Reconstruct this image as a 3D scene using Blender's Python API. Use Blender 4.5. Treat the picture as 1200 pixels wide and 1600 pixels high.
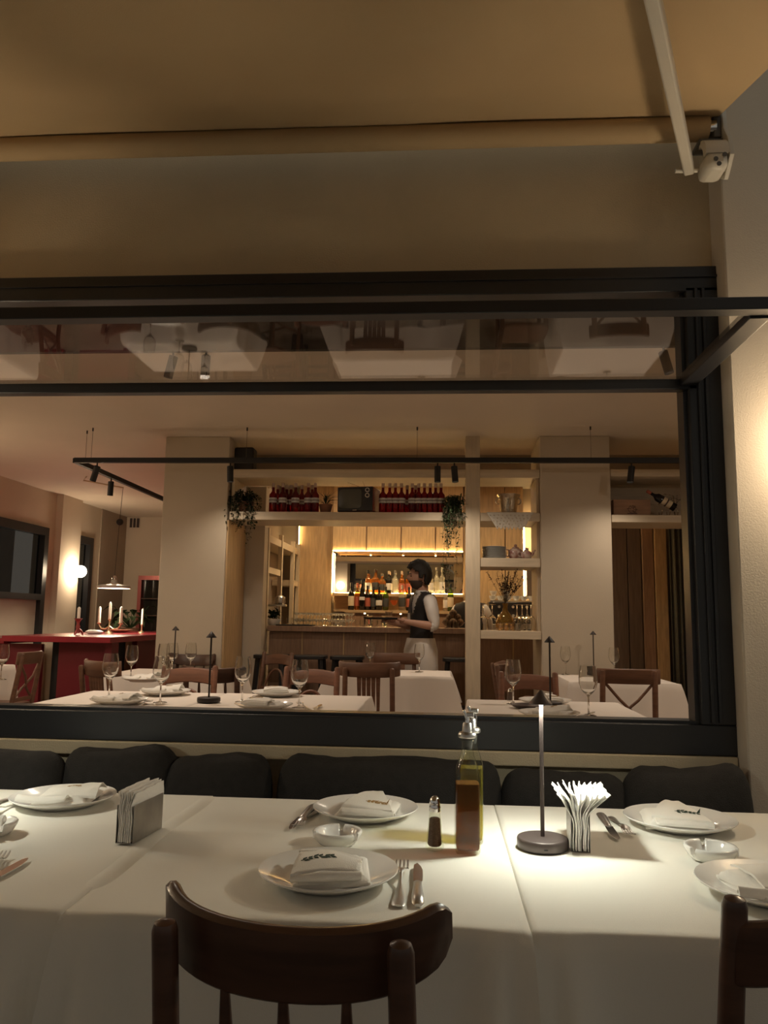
import bpy, bmesh, math, random
from mathutils import Vector, Matrix, Euler
from mathutils.bvhtree import BVHTree
R = math.radians
PI = math.pi
random.seed(7)
scene = bpy.context.scene
for o in list(bpy.data.objects):
    bpy.data.objects.remove(o)
COL = scene.collection

# ------------------------------------------------------------------ camera
FPX = 1226.0                                   # focal length in pixels of the 1200 x 1600 frame
CAMZ = 1.28
_Y = Vector((86.2, -167.6, -FPX)).normalized()
_Z = Vector((130.0, 9040.0, -FPX)).normalized()
_Z = (_Z - _Y * _Y.dot(_Z)).normalized()
_X = _Y.cross(_Z)
C2W = Matrix((_X, _Y, _Z))                     # camera axes -> world axes (Y runs square into the facade)
cam_data = bpy.data.cameras.new('camera')
cam = bpy.data.objects.new('camera', cam_data)
COL.objects.link(cam)
cam.matrix_world = Matrix.Translation((0, 0, CAMZ)) @ C2W.to_4x4()
cam_data.sensor_fit = 'VERTICAL'
cam_data.sensor_height = 36.0
cam_data.lens = FPX / 1600.0 * 36.0
cam_data.clip_start = 0.02
scene.camera = cam

# ------------------------------------------------------------------ world, exposure
world = bpy.data.worlds.new('night')
scene.world = world
world.use_nodes = True
bg = world.node_tree.nodes['Background']
bg.inputs['Color'].default_value = (0.68, 0.62, 0.52, 1)
bg.inputs['Strength'].default_value = 0.14
vs = scene.view_settings
vs.view_transform = 'Standard'
vs.look = 'None'
vs.gamma = 1.0
vs.use_curve_mapping = False
vs.exposure = 1.0
WARM = (1.0, 0.835, 0.66)
WARM2 = (1.0, 0.70, 0.42)
# energies of the lamps, seen and added
E_TRACK = 23.0
E_SCONCE_OUT = 8.0
E_SCONCE_IN = 12.0
E_PENDANT = 34.0
E_TABLE = 3.6
LED = 32.0
E_DOWN = 11.0


def gp(px, py, z):
    """the point of height z seen at a pixel of the photograph"""
    d = C2W @ Vector((px - 600.0, 800.0 - py, -FPX))
    return Vector((0, 0, CAMZ)) + d * ((z - CAMZ) / d.z)


def gy(px, py, y):
    d = C2W @ Vector((px - 600.0, 800.0 - py, -FPX))
    return Vector((0, 0, CAMZ)) + d * (y / d.y)


# ------------------------------------------------------------------ materials
M = {}


def mat(name, col, rough=0.6, metal=0.0, var=0.0, vscale=8.0, bump=0.0, bscale=60.0, spec=0.5, stretch=None, col2=None,
        emit=None, estr=0.0, coat=0.0, sheen=0.0, alpha=None):
    m = bpy.data.materials.new(name)
    m.use_nodes = True
    nt = m.node_tree
    b = nt.nodes['Principled BSDF']
    b.inputs['Base Color'].default_value = (*col, 1)
    b.inputs['Roughness'].default_value = rough
    b.inputs['Metallic'].default_value = metal
    b.inputs['Specular IOR Level'].default_value = spec
    if coat:
        b.inputs['Coat Weight'].default_value = coat
        b.inputs['Coat Roughness'].default_value = 0.15
    if sheen:
        b.inputs['Sheen Weight'].default_value = sheen
    if emit:
        b.inputs['Emission Color'].default_value = (*emit, 1)
        b.inputs['Emission Strength'].default_value = estr
    tc = nt.nodes.new('ShaderNodeTexCoord')
    mp = nt.nodes.new('ShaderNodeMapping')
    nt.links.new(tc.outputs['Object'], mp.inputs['Vector'])
    if stretch:
        mp.inputs['Scale'].default_value = stretch
    if var or col2:
        n = nt.nodes.new('ShaderNodeTexNoise')
        n.inputs['Scale'].default_value = vscale
        n.inputs['Detail'].default_value = 5.0
        nt.links.new(mp.outputs['Vector'], n.inputs['Vector'])
        r = nt.nodes.new('ShaderNodeValToRGB')
        c2 = col2 or tuple(c * (1 - var) for c in col)
        r.color_ramp.elements[0].position = 0.35
        r.color_ramp.elements[1].position = 0.68
        r.color_ramp.elements[0].color = (*c2, 1)
        r.color_ramp.elements[1].color = (*col, 1)
        nt.links.new(n.outputs['Fac'], r.inputs['Fac'])
        nt.links.new(r.outputs['Color'], b.inputs['Base Color'])
    if bump:
        n2 = nt.nodes.new('ShaderNodeTexNoise')
        n2.inputs['Scale'].default_value = bscale
        n2.inputs['Detail'].default_value = 4.0
        nt.links.new(mp.outputs['Vector'], n2.inputs['Vector'])
        bp = nt.nodes.new('ShaderNodeBump')
        bp.inputs['Strength'].default_value = bump
        bp.inputs['Distance'].default_value = 0.01
        nt.links.new(n2.outputs['Fac'], bp.inputs['Height'])
        nt.links.new(bp.outputs['Normal'], b.inputs['Normal'])
    M[name] = m
    return m


def glass(name, tint=(1, 1, 1), refl=1.0, rough=0.0, f0=0.04, dens=0.0, dcol=None):
    """thin clear sheet: see-through with a Schlick reflection; dens adds a body colour"""
    m = bpy.data.materials.new(name)
    m.use_nodes = True
    nt = m.node_tree
    nt.nodes.clear()
    out = nt.nodes.new('ShaderNodeOutputMaterial')
    tr = nt.nodes.new('ShaderNodeBsdfTransparent')
    tr.inputs['Color'].default_value = (*tint, 1)
    gl = nt.nodes.new('ShaderNodeBsdfAnisotropic') if False else nt.nodes.new('ShaderNodeBsdfGlossy')
    gl.inputs['Roughness'].default_value = rough
    lw = nt.nodes.new('ShaderNodeLayerWeight')
    lw.inputs['Blend'].default_value = 0.5
    pw = nt.nodes.new('ShaderNodeMath')
    pw.operation = 'POWER'
    pw.inputs[1].default_value = 5.0
    nt.links.new(lw.outputs['Facing'], pw.inputs[0])
    ma = nt.nodes.new('ShaderNodeMath')
    ma.operation = 'MULTIPLY_ADD'
    ma.inputs[1].default_value = (1 - f0) * refl
    ma.inputs[2].default_value = f0 * refl
    nt.links.new(pw.outputs[0], ma.inputs[0])
    base = tr.outputs[0]
    if dens:
        df = nt.nodes.new('ShaderNodeBsdfDiffuse')
        df.inputs['Color'].default_value = (*(dcol or tint), 1)
        mx0 = nt.nodes.new('ShaderNodeMixShader')
        mx0.inputs[0].default_value = dens
        nt.links.new(tr.outputs[0], mx0.inputs[1])
        nt.links.new(df.outputs[0], mx0.inputs[2])
        base = mx0.outputs[0]
    mx = nt.nodes.new('ShaderNodeMixShader')
    nt.links.new(ma.outputs[0], mx.inputs[0])
    nt.links.new(base, mx.inputs[1])
    nt.links.new(gl.outputs[0], mx.inputs[2])
    nt.links.new(mx.outputs[0], out.inputs['Surface'])
    M[name] = m
    return m


def emis(name, col, strength):
    m = bpy.data.materials.new(name)
    m.use_nodes = True
    nt = m.node_tree
    nt.nodes.clear()
    out = nt.nodes.new('ShaderNodeOutputMaterial')
    e = nt.nodes.new('ShaderNodeEmission')
    e.inputs['Color'].default_value = (*col, 1)
    e.inputs['Strength'].default_value = strength
    nt.links.new(e.outputs[0], out.inputs['Surface'])
    M[name] = m
    return m


mat('facade', (0.62, 0.51, 0.345), 0.85, var=0.08, vscale=3, bump=0.25, bscale=180)
mat('pilaster', (0.62, 0.54, 0.44), 0.85, var=0.06, vscale=3, bump=0.16, bscale=220)
mat('terrace', (0.20, 0.18, 0.16), 0.7, var=0.3, vscale=5)
mat('black_metal', (0.018, 0.018, 0.020), 0.38, spec=0.5)
mat('black_matte', (0.012, 0.012, 0.013), 0.55)
mat('soffit', (0.012, 0.011, 0.010), 0.12)
mat('canvas', (0.55, 0.40, 0.225), 0.9, var=0.07, vscale=1.5, bump=0.15, bscale=400)
mat('arm_paint', (0.62, 0.58, 0.50), 0.45)
mat('arm_dark', (0.10, 0.095, 0.085), 0.5)
mat('chrome', (0.85, 0.85, 0.85), 0.12, metal=1.0)
mat('steel', (0.62, 0.60, 0.57), 0.3, metal=1.0, bump=0.05, bscale=200)
mat('brushed', (0.42, 0.40, 0.37), 0.38, metal=1.0, var=0.2, vscale=20)
mat('cushion', (0.026, 0.023, 0.021), 0.95, var=0.25, vscale=40, bump=0.5, bscale=350)
mat('linen', (0.80, 0.775, 0.70), 0.9, bump=0.10, bscale=500, sheen=0.1)
mat('linen_in', (0.78, 0.70, 0.62), 0.9, bump=0.08, bscale=300)
mat('napkin', (0.84, 0.80, 0.73), 0.92, bump=0.22, bscale=420)
mat('paper', (0.93, 0.91, 0.87), 0.95, bump=0.3, bscale=160)
mat('porcelain', (0.86, 0.84, 0.80), 0.12, coat=0.3)
mat('porcelain_grey', (0.50, 0.50, 0.48), 0.25)
mat('leaf_green', (0.03, 0.05, 0.035), 0.9)
mat('leaf_tan', (0.40, 0.24, 0.09), 0.9)
mat('bronze', (0.105, 0.080, 0.074), 0.42, metal=0.35)
mat('bronze_dark', (0.030, 0.022, 0.019), 0.45, metal=0.2)
mat('wood_dark', (0.100, 0.046, 0.028), 0.34, var=0.45, vscale=6, stretch=(1, 1, 6), coat=0.15)
mat('wood_dark2', (0.085, 0.040, 0.023), 0.4, var=0.35, vscale=6, stretch=(1, 1, 6))
mat('wood_red', (0.24, 0.105, 0.062), 0.42, var=0.3, vscale=6, stretch=(1, 1, 6))
mat('wood_brown', (0.18, 0.085, 0.048), 0.42, var=0.3, vscale=6, stretch=(1, 1, 6))
mat('oak', (0.62, 0.42, 0.22), 0.5, var=0.25, vscale=9, stretch=(6, 6, 0.6))
mat('oak_h', (0.62, 0.43, 0.24), 0.5, var=0.25, vscale=9, stretch=(0.6, 6, 6))
mat('bar_wood', (0.36, 0.22, 0.14), 0.5, var=0.25, vscale=9, stretch=(6, 6, 0.6))
mat('shelf_paint', (0.66, 0.55, 0.40), 0.55, var=0.12, vscale=8, stretch=(0.6, 5, 5))
mat('shelf_post', (0.64, 0.53, 0.38), 0.6, var=0.14, vscale=8, stretch=(5, 5, 0.5))
mat('column', (0.60, 0.51, 0.39), 0.85, var=0.05, vscale=2, bump=0.1, bscale=100)
mat('ceiling', (0.72, 0.63, 0.52), 0.75, var=0.04, vscale=2, bump=0.12, bscale=6)
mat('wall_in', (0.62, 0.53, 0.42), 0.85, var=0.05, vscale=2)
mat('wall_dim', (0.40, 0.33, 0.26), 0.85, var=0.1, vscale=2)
mat('floor_in', (0.44, 0.34, 0.26), 0.45, var=0.3, vscale=4)
mat('door_dark', (0.19, 0.135, 0.105), 0.55, var=0.3, vscale=7, stretch=(6, 6, 0.5))
mat('curtain', (0.14, 0.135, 0.11), 0.95, var=0.2, vscale=20)
mat('red_paint', (0.30, 0.024, 0.036), 0.26, var=0.12, vscale=3)
mat('red_deep', (0.17, 0.012, 0.022), 0.42, var=0.1, vscale=3)
mat('candle', (0.90, 0.84, 0.70), 0.5)
mat('brass', (0.62, 0.48, 0.30), 0.3, metal=0.8)
mat('red_gilt', (0.35, 0.08, 0.07), 0.35, metal=0.3)
mat('plant', (0.055, 0.095, 0.040), 0.85, var=0.5, vscale=30, spec=0.2)
mat('plant_dark', (0.030, 0.046, 0.022), 0.95, var=0.4, vscale=30, spec=0.1)
mat('terracotta', (0.26, 0.12, 0.07), 0.8, var=0.2)
mat('stem', (0.10, 0.075, 0.04), 0.8)
mat('pot_white', (0.80, 0.78, 0.73), 0.35)
mat('tv_red', (0.19, 0.032, 0.022), 0.3)
mat('tv_screen', (0.085, 0.085, 0.070), 0.22)
mat('label_white', (0.62, 0.60, 0.58), 0.7)
mat('label_cream', (0.66, 0.55, 0.38), 0.7)
mat('label_dark', (0.05, 0.05, 0.05), 0.6)
mat('label_red', (0.40, 0.10, 0.06), 0.6)
mat('cork', (0.55, 0.42, 0.34), 0.7)
mat('ink', (0.10, 0.06, 0.05), 0.8)
mat('crate', (0.42, 0.25, 0.16), 0.75, var=0.25, vscale=8, stretch=(0.6, 4, 4))
mat('lace', (0.72, 0.68, 0.60), 0.9)
mat('flower', (0.10, 0.045, 0.040), 0.9, var=0.4, vscale=40)
mat('skin', (0.46, 0.25, 0.17), 0.55)
mat('hair', (0.012, 0.009, 0.007), 0.6, bump=0.6, bscale=160)
mat('beard', (0.055, 0.032, 0.023), 0.7)
mat('shirt', (0.72, 0.68, 0.64), 0.85)
mat('vest', (0.016, 0.014, 0.015), 0.75)
mat('tie', (0.035, 0.026, 0.028), 0.7)
mat('trousers', (0.68, 0.62, 0.56), 0.85)
mat('apron_dark', (0.05, 0.05, 0.055), 0.85)
mat('eye', (0.02, 0.015, 0.012), 0.2)
mat('pepper', (0.20, 0.125, 0.085), 0.9, var=0.5, vscale=600)
mat('rubber', (0.02, 0.02, 0.02), 0.5)
mat('stool', (0.022, 0.021, 0.022), 0.4)
mat('espresso', (0.05, 0.045, 0.045), 0.25, metal=0.4)
mat('vent', (0.05, 0.035, 0.03), 0.7)
mat('plaster_white', (0.66, 0.56, 0.45), 0.8)
mat('mirror', (0.86, 0.83, 0.78), 0.015, metal=1.0)
mat('dark_room', (0.03, 0.025, 0.02), 0.9)
mat('teapot_pat', (0.62, 0.54, 0.48), 0.25, col2=(0.30, 0.09, 0.07), vscale=22)
mat('silver_old', (0.55, 0.47, 0.36), 0.22, metal=1.0, bump=0.5, bscale=38)
mat('spice', (0.30, 0.19, 0.10), 0.8, col2=(0.08, 0.05, 0.03), vscale=45)
glass('clear_glass', (0.985, 0.985, 0.98), refl=1.0, f0=0.05)
def real_glass(name, col, ior):
    m = bpy.data.materials.new(name)
    m.use_nodes = True
    nt = m.node_tree
    nt.nodes.clear()
    out = nt.nodes.new('ShaderNodeOutputMaterial')
    g = nt.nodes.new('ShaderNodeBsdfGlass')
    g.inputs['Color'].default_value = (*col, 1)
    g.inputs['Roughness'].default_value = 0.0
    g.inputs['IOR'].default_value = ior
    nt.links.new(g.outputs[0], out.inputs['Surface'])
    M[name] = m


real_glass('crystal', (0.98, 0.98, 0.97), 1.48)
glass('pane_glass', (0.96, 0.96, 0.95), refl=1.0, f0=0.05)
glass('dark_pane', (0.5, 0.5, 0.5), refl=0.5, f0=0.04)
glass('oil_glass', (0.95, 0.96, 0.90), refl=1.0, f0=0.05)
glass('vinegar', (0.50, 0.22, 0.045), refl=0.3, dens=0.40, dcol=(0.17, 0.075, 0.02))
glass('oil', (0.70, 0.62, 0.10), refl=0.3, dens=0.12, dcol=(0.40, 0.33, 0.05))
glass('red_liquor', (0.55, 0.03, 0.045), refl=1.0, dens=0.45, dcol=(0.16, 0.006, 0.012))
glass('amber', (0.90, 0.52, 0.16), refl=1.0, dens=0.15, dcol=(0.5, 0.25, 0.06))
glass('dark_bottle', (0.10, 0.08, 0.05), refl=1.0, dens=0.7, dcol=(0.015, 0.012, 0.010))
glass('green_bottle', (0.35, 0.48, 0.14), refl=1.0, dens=0.3, dcol=(0.10, 0.14, 0.03))
glass('pale_bottle', (0.88, 0.88, 0.84), refl=1.0, dens=0.18, dcol=(0.75, 0.73, 0.66))
glass('sparkle_glass', (0.92, 0.92, 0.88), refl=1.6, f0=0.07, dens=0.30, dcol=(0.95, 0.92, 0.85))  # whitish body and raised reflection stand in for the glitter of lit glass
glass('orange_drink', (0.95, 0.40, 0.06), refl=1.0, dens=0.3, dcol=(0.75, 0.28, 0.04))
glass('vase_amber', (0.95, 0.80, 0.42), refl=1.0, dens=0.06, dcol=(0.8, 0.6, 0.2))
emis('led', (1.0, 0.66, 0.27), LED)
emis('led_soft', (1.0, 0.68, 0.30), LED * 0.35)
emis('pendant_glow', (1.0, 0.86, 0.68), 9.0)
emis('lamp_led', (0.98, 1.0, 0.85), 225.0)
emis('spot_led', (1.0, 0.85, 0.65), 45.0)


# ------------------------------------------------------------------ mesh helpers
class MB:
    def __init__(self):
        self.v = []
        self.f = []

    def add(self, vs_, fs):
        n = len(self.v)
        self.v += [tuple(p) for p in vs_]
        self.f += [tuple(i + n for i in f) for f in fs]
        return self

    def box(self, x0, x1, y0, y1, z0, z1):
        p = [(x0, y0, z0), (x1, y0, z0), (x1, y1, z0), (x0, y1, z0), (x0, y0, z1), (x1, y0, z1), (x1, y1, z1), (x0, y1, z1)]
        return self.add(p, [(0, 3, 2, 1), (4, 5, 6, 7), (0, 1, 5, 4), (1, 2, 6, 5), (2, 3, 7, 6), (3, 0, 4, 7)])

    def bar(self, a, b, w, h, up=(0, 0, 1)):
        """rectangular bar from a to b, w across, h along up"""
        a, b, up = Vector(a), Vector(b), Vector(up)
        d = (b - a).normalized()
        s = d.cross(up)
        if s.length < 1e-5:
            s = d.cross(Vector((1, 0, 0)))
        s.normalize()
        u = s.cross(d).normalized()
        p = []
        for c in (a, b):
            for i, j in ((-1, -1), (1, -1), (1, 1), (-1, 1)):
                p.append(c + s * (i * w / 2) + u * (j * h / 2))
        return self.add(p, [(0, 1, 2, 3), (7, 6, 5, 4), (0, 4, 5, 1), (1, 5, 6, 2), (2, 6, 7, 3), (3, 7, 4, 0)])

    def lathe(self, prof, n=24, c=(0, 0, 0), sx=1.0, sy=1.0, cap0=True, cap1=True):
        cx, cy, cz = c
        v, f = [], []
        for r, z in prof:
            for k in range(n):
                a = 2 * PI * k / n
                v.append((cx + r * math.cos(a) * sx, cy + r * math.sin(a) * sy, cz + z))
        m = len(prof)
        for i in range(m - 1):
            for k in range(n):
                k2 = (k + 1) % n
                f.append((i * n + k, i * n + k2, (i + 1) * n + k2, (i + 1) * n + k))
        if cap0:
            f.append(tuple(reversed(range(n))))
        if cap1:
            f.append(tuple((m - 1) * n + k for k in range(n)))
        return self.add(v, f)

    def tube(self, path, r, n=8, caps=True):
        """round tube along a path; r a number or one per point"""
        path = [Vector(p) for p in path]
        rs = r if isinstance(r, (list, tuple)) else [r] * len(path)
        v, f = [], []
        prev = None
        for i, p in enumerate(path):
            if i == 0:
                t = path[1] - path[0]
            elif i == len(path) - 1:
                t = path[-1] - path[-2]
            else:
                t = path[i + 1] - path[i - 1]
            t.normalize()
            if prev is None:
                ref = Vector((0, 0, 1)) if abs(t.z) < 0.9 else Vector((1, 0, 0))
                s = t.cross(ref).normalized()
            else:
                s = (prev - t * prev.dot(t)).normalized()
            prev = s
            u = t.cross(s)
            for k in range(n):
                a = 2 * PI * k / n
                v.append(p + (s * math.cos(a) + u * math.sin(a)) * rs[i])
        m = len(path)
        for i in range(m - 1):
            for k in range(n):
                k2 = (k + 1) % n
                f.append((i * n + k, i * n + k2, (i + 1) * n + k2, (i + 1) * n + k))
        if caps:
            f.append(tuple(reversed(range(n))))
            f.append(tuple((m - 1) * n + k for k in range(n)))
        return self.add(v, f)

    def loft(self, rings, closed=True, caps=True):
        """rings: lists of equally many points"""
        n = len(rings[0])
        v, f = [], []
        for rg in rings:
            v += [tuple(p) for p in rg]
        for i in range(len(rings) - 1):
            for k in range(n if closed else n - 1):
                k2 = (k + 1) % n
                f.append((i * n + k, i * n + k2, (i + 1) * n + k2, (i + 1) * n + k))
        if caps and closed:
            f.append(tuple(reversed(range(n))))
            f.append(tuple((len(rings) - 1) * n + k for k in range(n)))
        return self.add(v, f)

    def prism(self, pts, z0, z1):
        n = len(pts)
        v = [(x, y, z0) for x, y in pts] + [(x, y, z1) for x, y in pts]
        f = [tuple(reversed(range(n))), tuple(range(n, 2 * n))]
        for k in range(n):
            k2 = (k + 1) % n
            f.append((k, k2, n + k2, n + k))
        return self.add(v, f)

    def slab(self, fn, nu, nv, th):
        """closed sheet: fn(u, v) -> point on the upper side, th thick downward"""
        top, bot = [], []
        for j in range(nv + 1):
            for i in range(nu + 1):
                p = Vector(fn(i / nu, j / nv))
                top.append(p)
                bot.append(p - Vector((0, 0, th)))
        w = nu + 1
        n = len(top)
        f = []
        for j in range(nv):
            for i in range(nu):
                a = j * w + i
                f.append((a, a + 1, a + w + 1, a + w))
                f.append((n + a, n + a + w, n + a + w + 1, n + a + 1))
        for i in range(nu):
            f.append((i, n + i, n + i + 1, i + 1))
            a = nv * w + i
            f.append((a, a + 1, n + a + 1, n + a))
        for j in range(nv):
            a = j * w
            f.append((a, a + w, n + a + w, n + a))
            a = j * w + nu
            f.append((a, n + a, n + a + w, a + w))
        return self.add(top + bot, f)

    def ball(self, c, r, n=10, sx=1, sy=1, sz=1):
        prof = []
        m = max(4, n // 2)
        for i in range(m + 1):
            a = -PI / 2 + PI * i / m
            prof.append((max(1e-4, r * math.cos(a)), r * sz * math.sin(a)))
        return self.lathe(prof, n, c, sx, sy)

    def leaf(self, p, d, L, W, droop=0.3, up=None):
        """a bent pointed leaf of four faces"""
        p, d = Vector(p), Vector(d).normalized()
        s = d.cross(up or Vector((0, 0, 1)))
        if s.length < 1e-3:
            s = Vector((1, 0, 0))
        s.normalize()
        nrm = s.cross(d)
        m1 = p + d * L * 0.45 + nrm * L * 0.08
        tip = p + d * L - nrm * L * droop
        return self.add([p, m1 + s * W / 2, tip, m1 - s * W / 2, m1 - nrm * W * 0.15], [(0, 1, 4), (1, 2, 4), (2, 3, 4), (3, 0, 4)])

    def build(self, name, m, parent=None, smooth=True, angle=40, bevel=0.0, loc=None):
        me = bpy.data.meshes.new(name)
        me.from_pydata(self.v, [], self.f)
        bm = bmesh.new()
        bm.from_mesh(me)
        bmesh.ops.recalc_face_normals(bm, faces=bm.faces)
        bm.to_mesh(me)
        bm.free()
        if smooth:
            me.polygons.foreach_set('use_smooth', [True] * len(me.polygons))
            me.set_sharp_from_angle(angle=R(angle))
        me.materials.append(M[m] if isinstance(m, str) else m)
        o = bpy.data.objects.new(name, me)
        COL.objects.link(o)
        if parent:
            o.parent = parent
        if loc is not None:
            o.location = loc
        if bevel:
            b = o.modifiers.new('bevel', 'BEVEL')
            b.width = bevel
            b.segments = 2
            b.limit_method = 'ANGLE'
        return o


def tag(o, label=None, cat=None, group=None, kind=None):
    if label:
        o['label'] = label
    if cat:
        o['category'] = cat
    if group:
        o['group'] = group
    if kind:
        o['kind'] = kind
    return o


def thing(name, label, cat, loc=(0, 0, 0), rz=0.0, group=None, kind=None):
    o = bpy.data.objects.new(name, None)
    COL.objects.link(o)
    o.empty_display_size = 0.05
    o.location = loc
    o.rotation_euler = (0, 0, rz)
    return tag(o, label, cat, group, kind)


def kids(o):
    return [c for c in bpy.data.objects if c.parent == o]


CH = {}


def copy_tree(o, parent=None):
    c = o.copy()
    COL.objects.link(c)
    c.parent = parent
    for ch in CH.get(o.name) or kids(o):
        copy_tree(ch, c)
    return c


def place(proto, used, loc, rz=0.0, label=None, group=None, rx=0.0, ry=0.0, scale=None):
    """the first time the prototype itself is placed, afterwards copies of it"""
    if used:
        o = copy_tree(proto)
    else:
        o = proto
        used.append(1)
    o.location = loc
    o.rotation_euler = (rx, ry, rz)
    if scale:
        o.scale = (scale, scale, scale)
    tag(o, label, None, group)
    return o


ORD = ['first', 'second', 'third', 'fourth', 'fifth', 'sixth', 'seventh', 'eighth', 'ninth', 'tenth', 'eleventh', 'twelfth',
       'thirteenth', 'fourteenth', 'fifteenth', 'sixteenth', 'seventeenth', 'eighteenth', 'nineteenth', 'twentieth']


def light(name, kind, loc, energy, col=WARM, radius=0.05, parent=None, aim=None, size=None, blend=0.6):
    l = bpy.data.lights.new(name, kind)
    l.energy = energy
    l.color = col
    l.shadow_soft_size = radius
    if kind == 'SPOT':
        l.spot_size = R(size or 90)
        l.spot_blend = blend
    o = bpy.data.objects.new(name, l)
    COL.objects.link(o)
    o.location = loc
    if aim is not None:
        o.rotation_euler = Vector(aim).to_track_quat('-Z', 'Y').to_euler()
    if parent:
        o.parent = parent
    return o


def wob(x, y, s=1.0, p=0.0):
    return (math.sin(x * 7.1 * s + p) * math.cos(y * 5.3 * s + p * 1.7) + 0.6 * math.sin(x * 13.7 * s - y * 9.1 * s + p * 2.3)
            + 0.4 * math.cos(x * 3.3 * s + y * 17.9 * s + p * 0.7)) / 2.0

# ================================================================== STRUCTURE: facade and terrace
def struct(name, mb, m, label, cat, bevel=0.0, smooth=True, parent=None):
    o = mb.build(name, m, parent, smooth=smooth, bevel=bevel)
    if not parent:
        tag(o, label, cat, None, 'structure')
    return o


FL = 0.085        # inner floor
CE = 2.955        # inner ceiling
struct('floor_terrace', MB().box(-7, 7, -6, 2.8, -0.1, 0.0), 'terrace', 'dark paved terrace floor under the white tables', 'floor')
f = MB()
f.box(-6.0, 3.6, 2.8, 2.95, 2.55, 4.4)          # over the window
f.box(-6.0, 3.6, 2.8, 2.95, -0.1, 0.845)        # under the window
f.box(-6.0, -1.95, 2.8, 2.95, 0.845, 2.55)
f.box(0.99, 3.6, 2.8, 2.95, 0.845, 2.55)
struct('wall_front', f, 'facade', 'plain cream rendered facade wall around the big black window', 'wall')
struct('wall_pilaster_right', MB().box(0.988, 2.6, 2.67, 2.8, -0.05, 4.4), 'pilaster', 'cream textured pilaster beside the window lit by a wall lamp', 'wall', bevel=0.006)
struct('wall_pilaster_left', MB().box(-2.75, -1.99, 2.67, 2.8, -0.05, 4.4), 'pilaster', 'cream textured pilaster at the far end of the window', 'wall', bevel=0.006)
struct('trim_1', MB().box(-1.97, 0.985, 2.745, 2.80, 0.795, 0.842), 'facade', 'narrow cream ledge just under the black window frame', 'ledge', bevel=0.004)

# window frame
w = thing('window_1', 'large black metal window frame set in the cream facade', 'window', (0, 2.8, 0), 0, None, 'structure')
MB().box(-1.95, 0.99, -0.045, 0.06, 2.46, 2.556).build('frame_head', 'black_metal', w, bevel=0.004)
MB().box(-1.95, 0.99, -0.045, 0.06, 0.843, 0.943).build('frame_sill', 'black_metal', w, bevel=0.004)
MB().box(0.876, 0.99, -0.045, 0.06, 0.943, 2.477).build('frame_jamb', 'black_metal', w, bevel=0.004)
MB().box(-1.95, -1.836, -0.045, 0.06, 0.943, 2.477).build('frame_jamb', 'black_metal', w, bevel=0.004)
for x in (0.905, 0.93):
    MB().box(x, x + 0.012, -0.056, -0.045, 0.95, 2.47).build('guide_rail', 'black_metal', w, bevel=0.002)
MB().box(0.862, 0.876, -0.02, 0.05, 0.943, 2.477).build('inner_bead', 'black_metal', w)
MB().box(-1.836, 0.862, -0.02, 0.05, 0.943, 0.953).build('inner_bead', 'black_metal', w)
MB().box(-1.95, 0.99, -0.052, -0.045, 2.512, 2.520).build('guide_rail', 'black_metal', w)

# the sash pushed out and lying level over the table, its glass seen from below
s = thing('window_2', 'black framed glass sash swung out level over the tables', 'window', (0, 2.8, 2.14), 0, None, 'structure')
MB().box(-1.95, 0.925, -0.725, -0.675, -0.024, 0.012).build('front_rail', 'black_metal', s, bevel=0.003)
MB().box(-1.95, 0.905, -0.045, 0.0, -0.042, -0.004).build('rear_rail', 'black_metal', s, bevel=0.003)
for x in (0.845, -1.95):
    MB().box(x, x + 0.058, -0.675, -0.045, -0.030, 0.010).build('side_rail', 'black_metal', s, bevel=0.003)
    MB().box(x + 0.062 if x > 0 else x - 0.014, x + 0.074 if x > 0 else x - 0.002, -0.70, -0.02, -0.012, 0.0).build('stay', 'chrome' if x > 0 else 'black_metal', s)
MB().box(-1.895, 0.848, -0.68, -0.04, -0.018, -0.012).build('pane', 'pane_glass', s, smooth=False)
for x in (0.55, -1.3):
    MB().box(x, x + 0.10, -0.70, -0.66, 0.012, 0.020).build('hinge', 'black_matte', s)

# ================================================================== STRUCTURE: inside
struct('trim_2', MB().box(-1.98, 1.6, 2.96, 3.30, 2.452, CE), 'soffit', 'glossy black soffit box inside over the window head', 'soffit')
struct('floor', MB().box(-6.0, 3.6, 2.95, 13.3, -0.02, FL), 'floor_in', 'brown inner floor of the restaurant', 'floor')
struct('ceiling', MB().box(-6.0, 3.6, 2.95, 13.3, CE, CE + 0.12), 'ceiling', 'pale ceiling of the dining room with pinkish glow at one end', 'ceiling')
# left wall with two windows (X = -5.4)
f = MB()
f.box(-5.6, -5.4, 2.95, 13.3, 2.45, CE)
f.box(-5.6, -5.4, 10.42, 11.26, FL, 2.45)
f.box(-5.6, -5.4, 11.83, 13.3, FL, 2.45)
f.box(-5.6, -5.4, 2.95, 7.6, FL, 2.45)
struct('wall_left', f, 'wall_in', 'cream side wall of the dining room with black windows', 'wall')
struct('wall_pilaster_side', MB().box(-5.4, -5.30, 10.62, 11.22, FL, CE), 'wall_in', 'cream pilaster carrying the globe lamp between the side windows', 'wall')
struct('wall_corner_shade', MB().box(-5.4, -5.385, 12.1, 13.1, FL, CE), 'wall_dim', 'shaded end of the side wall in the far corner, coloured darker', 'wall')  # thin darker sheet: shade on the wall end put into its colour
struct('wall_far', MB().box(-5.5, -2.05, 13.1, 13.3, FL, CE), 'wall_in', 'cream far wall with a small dark vent', 'wall')
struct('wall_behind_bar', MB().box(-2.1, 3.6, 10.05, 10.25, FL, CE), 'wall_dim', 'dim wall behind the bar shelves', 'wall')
struct('wall_bar_side', MB().box(-2.15, -2.05, 7.8, 13.2, FL, CE), 'wall_dim', 'brown side wall behind the open lattice shelf', 'wall')
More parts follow.
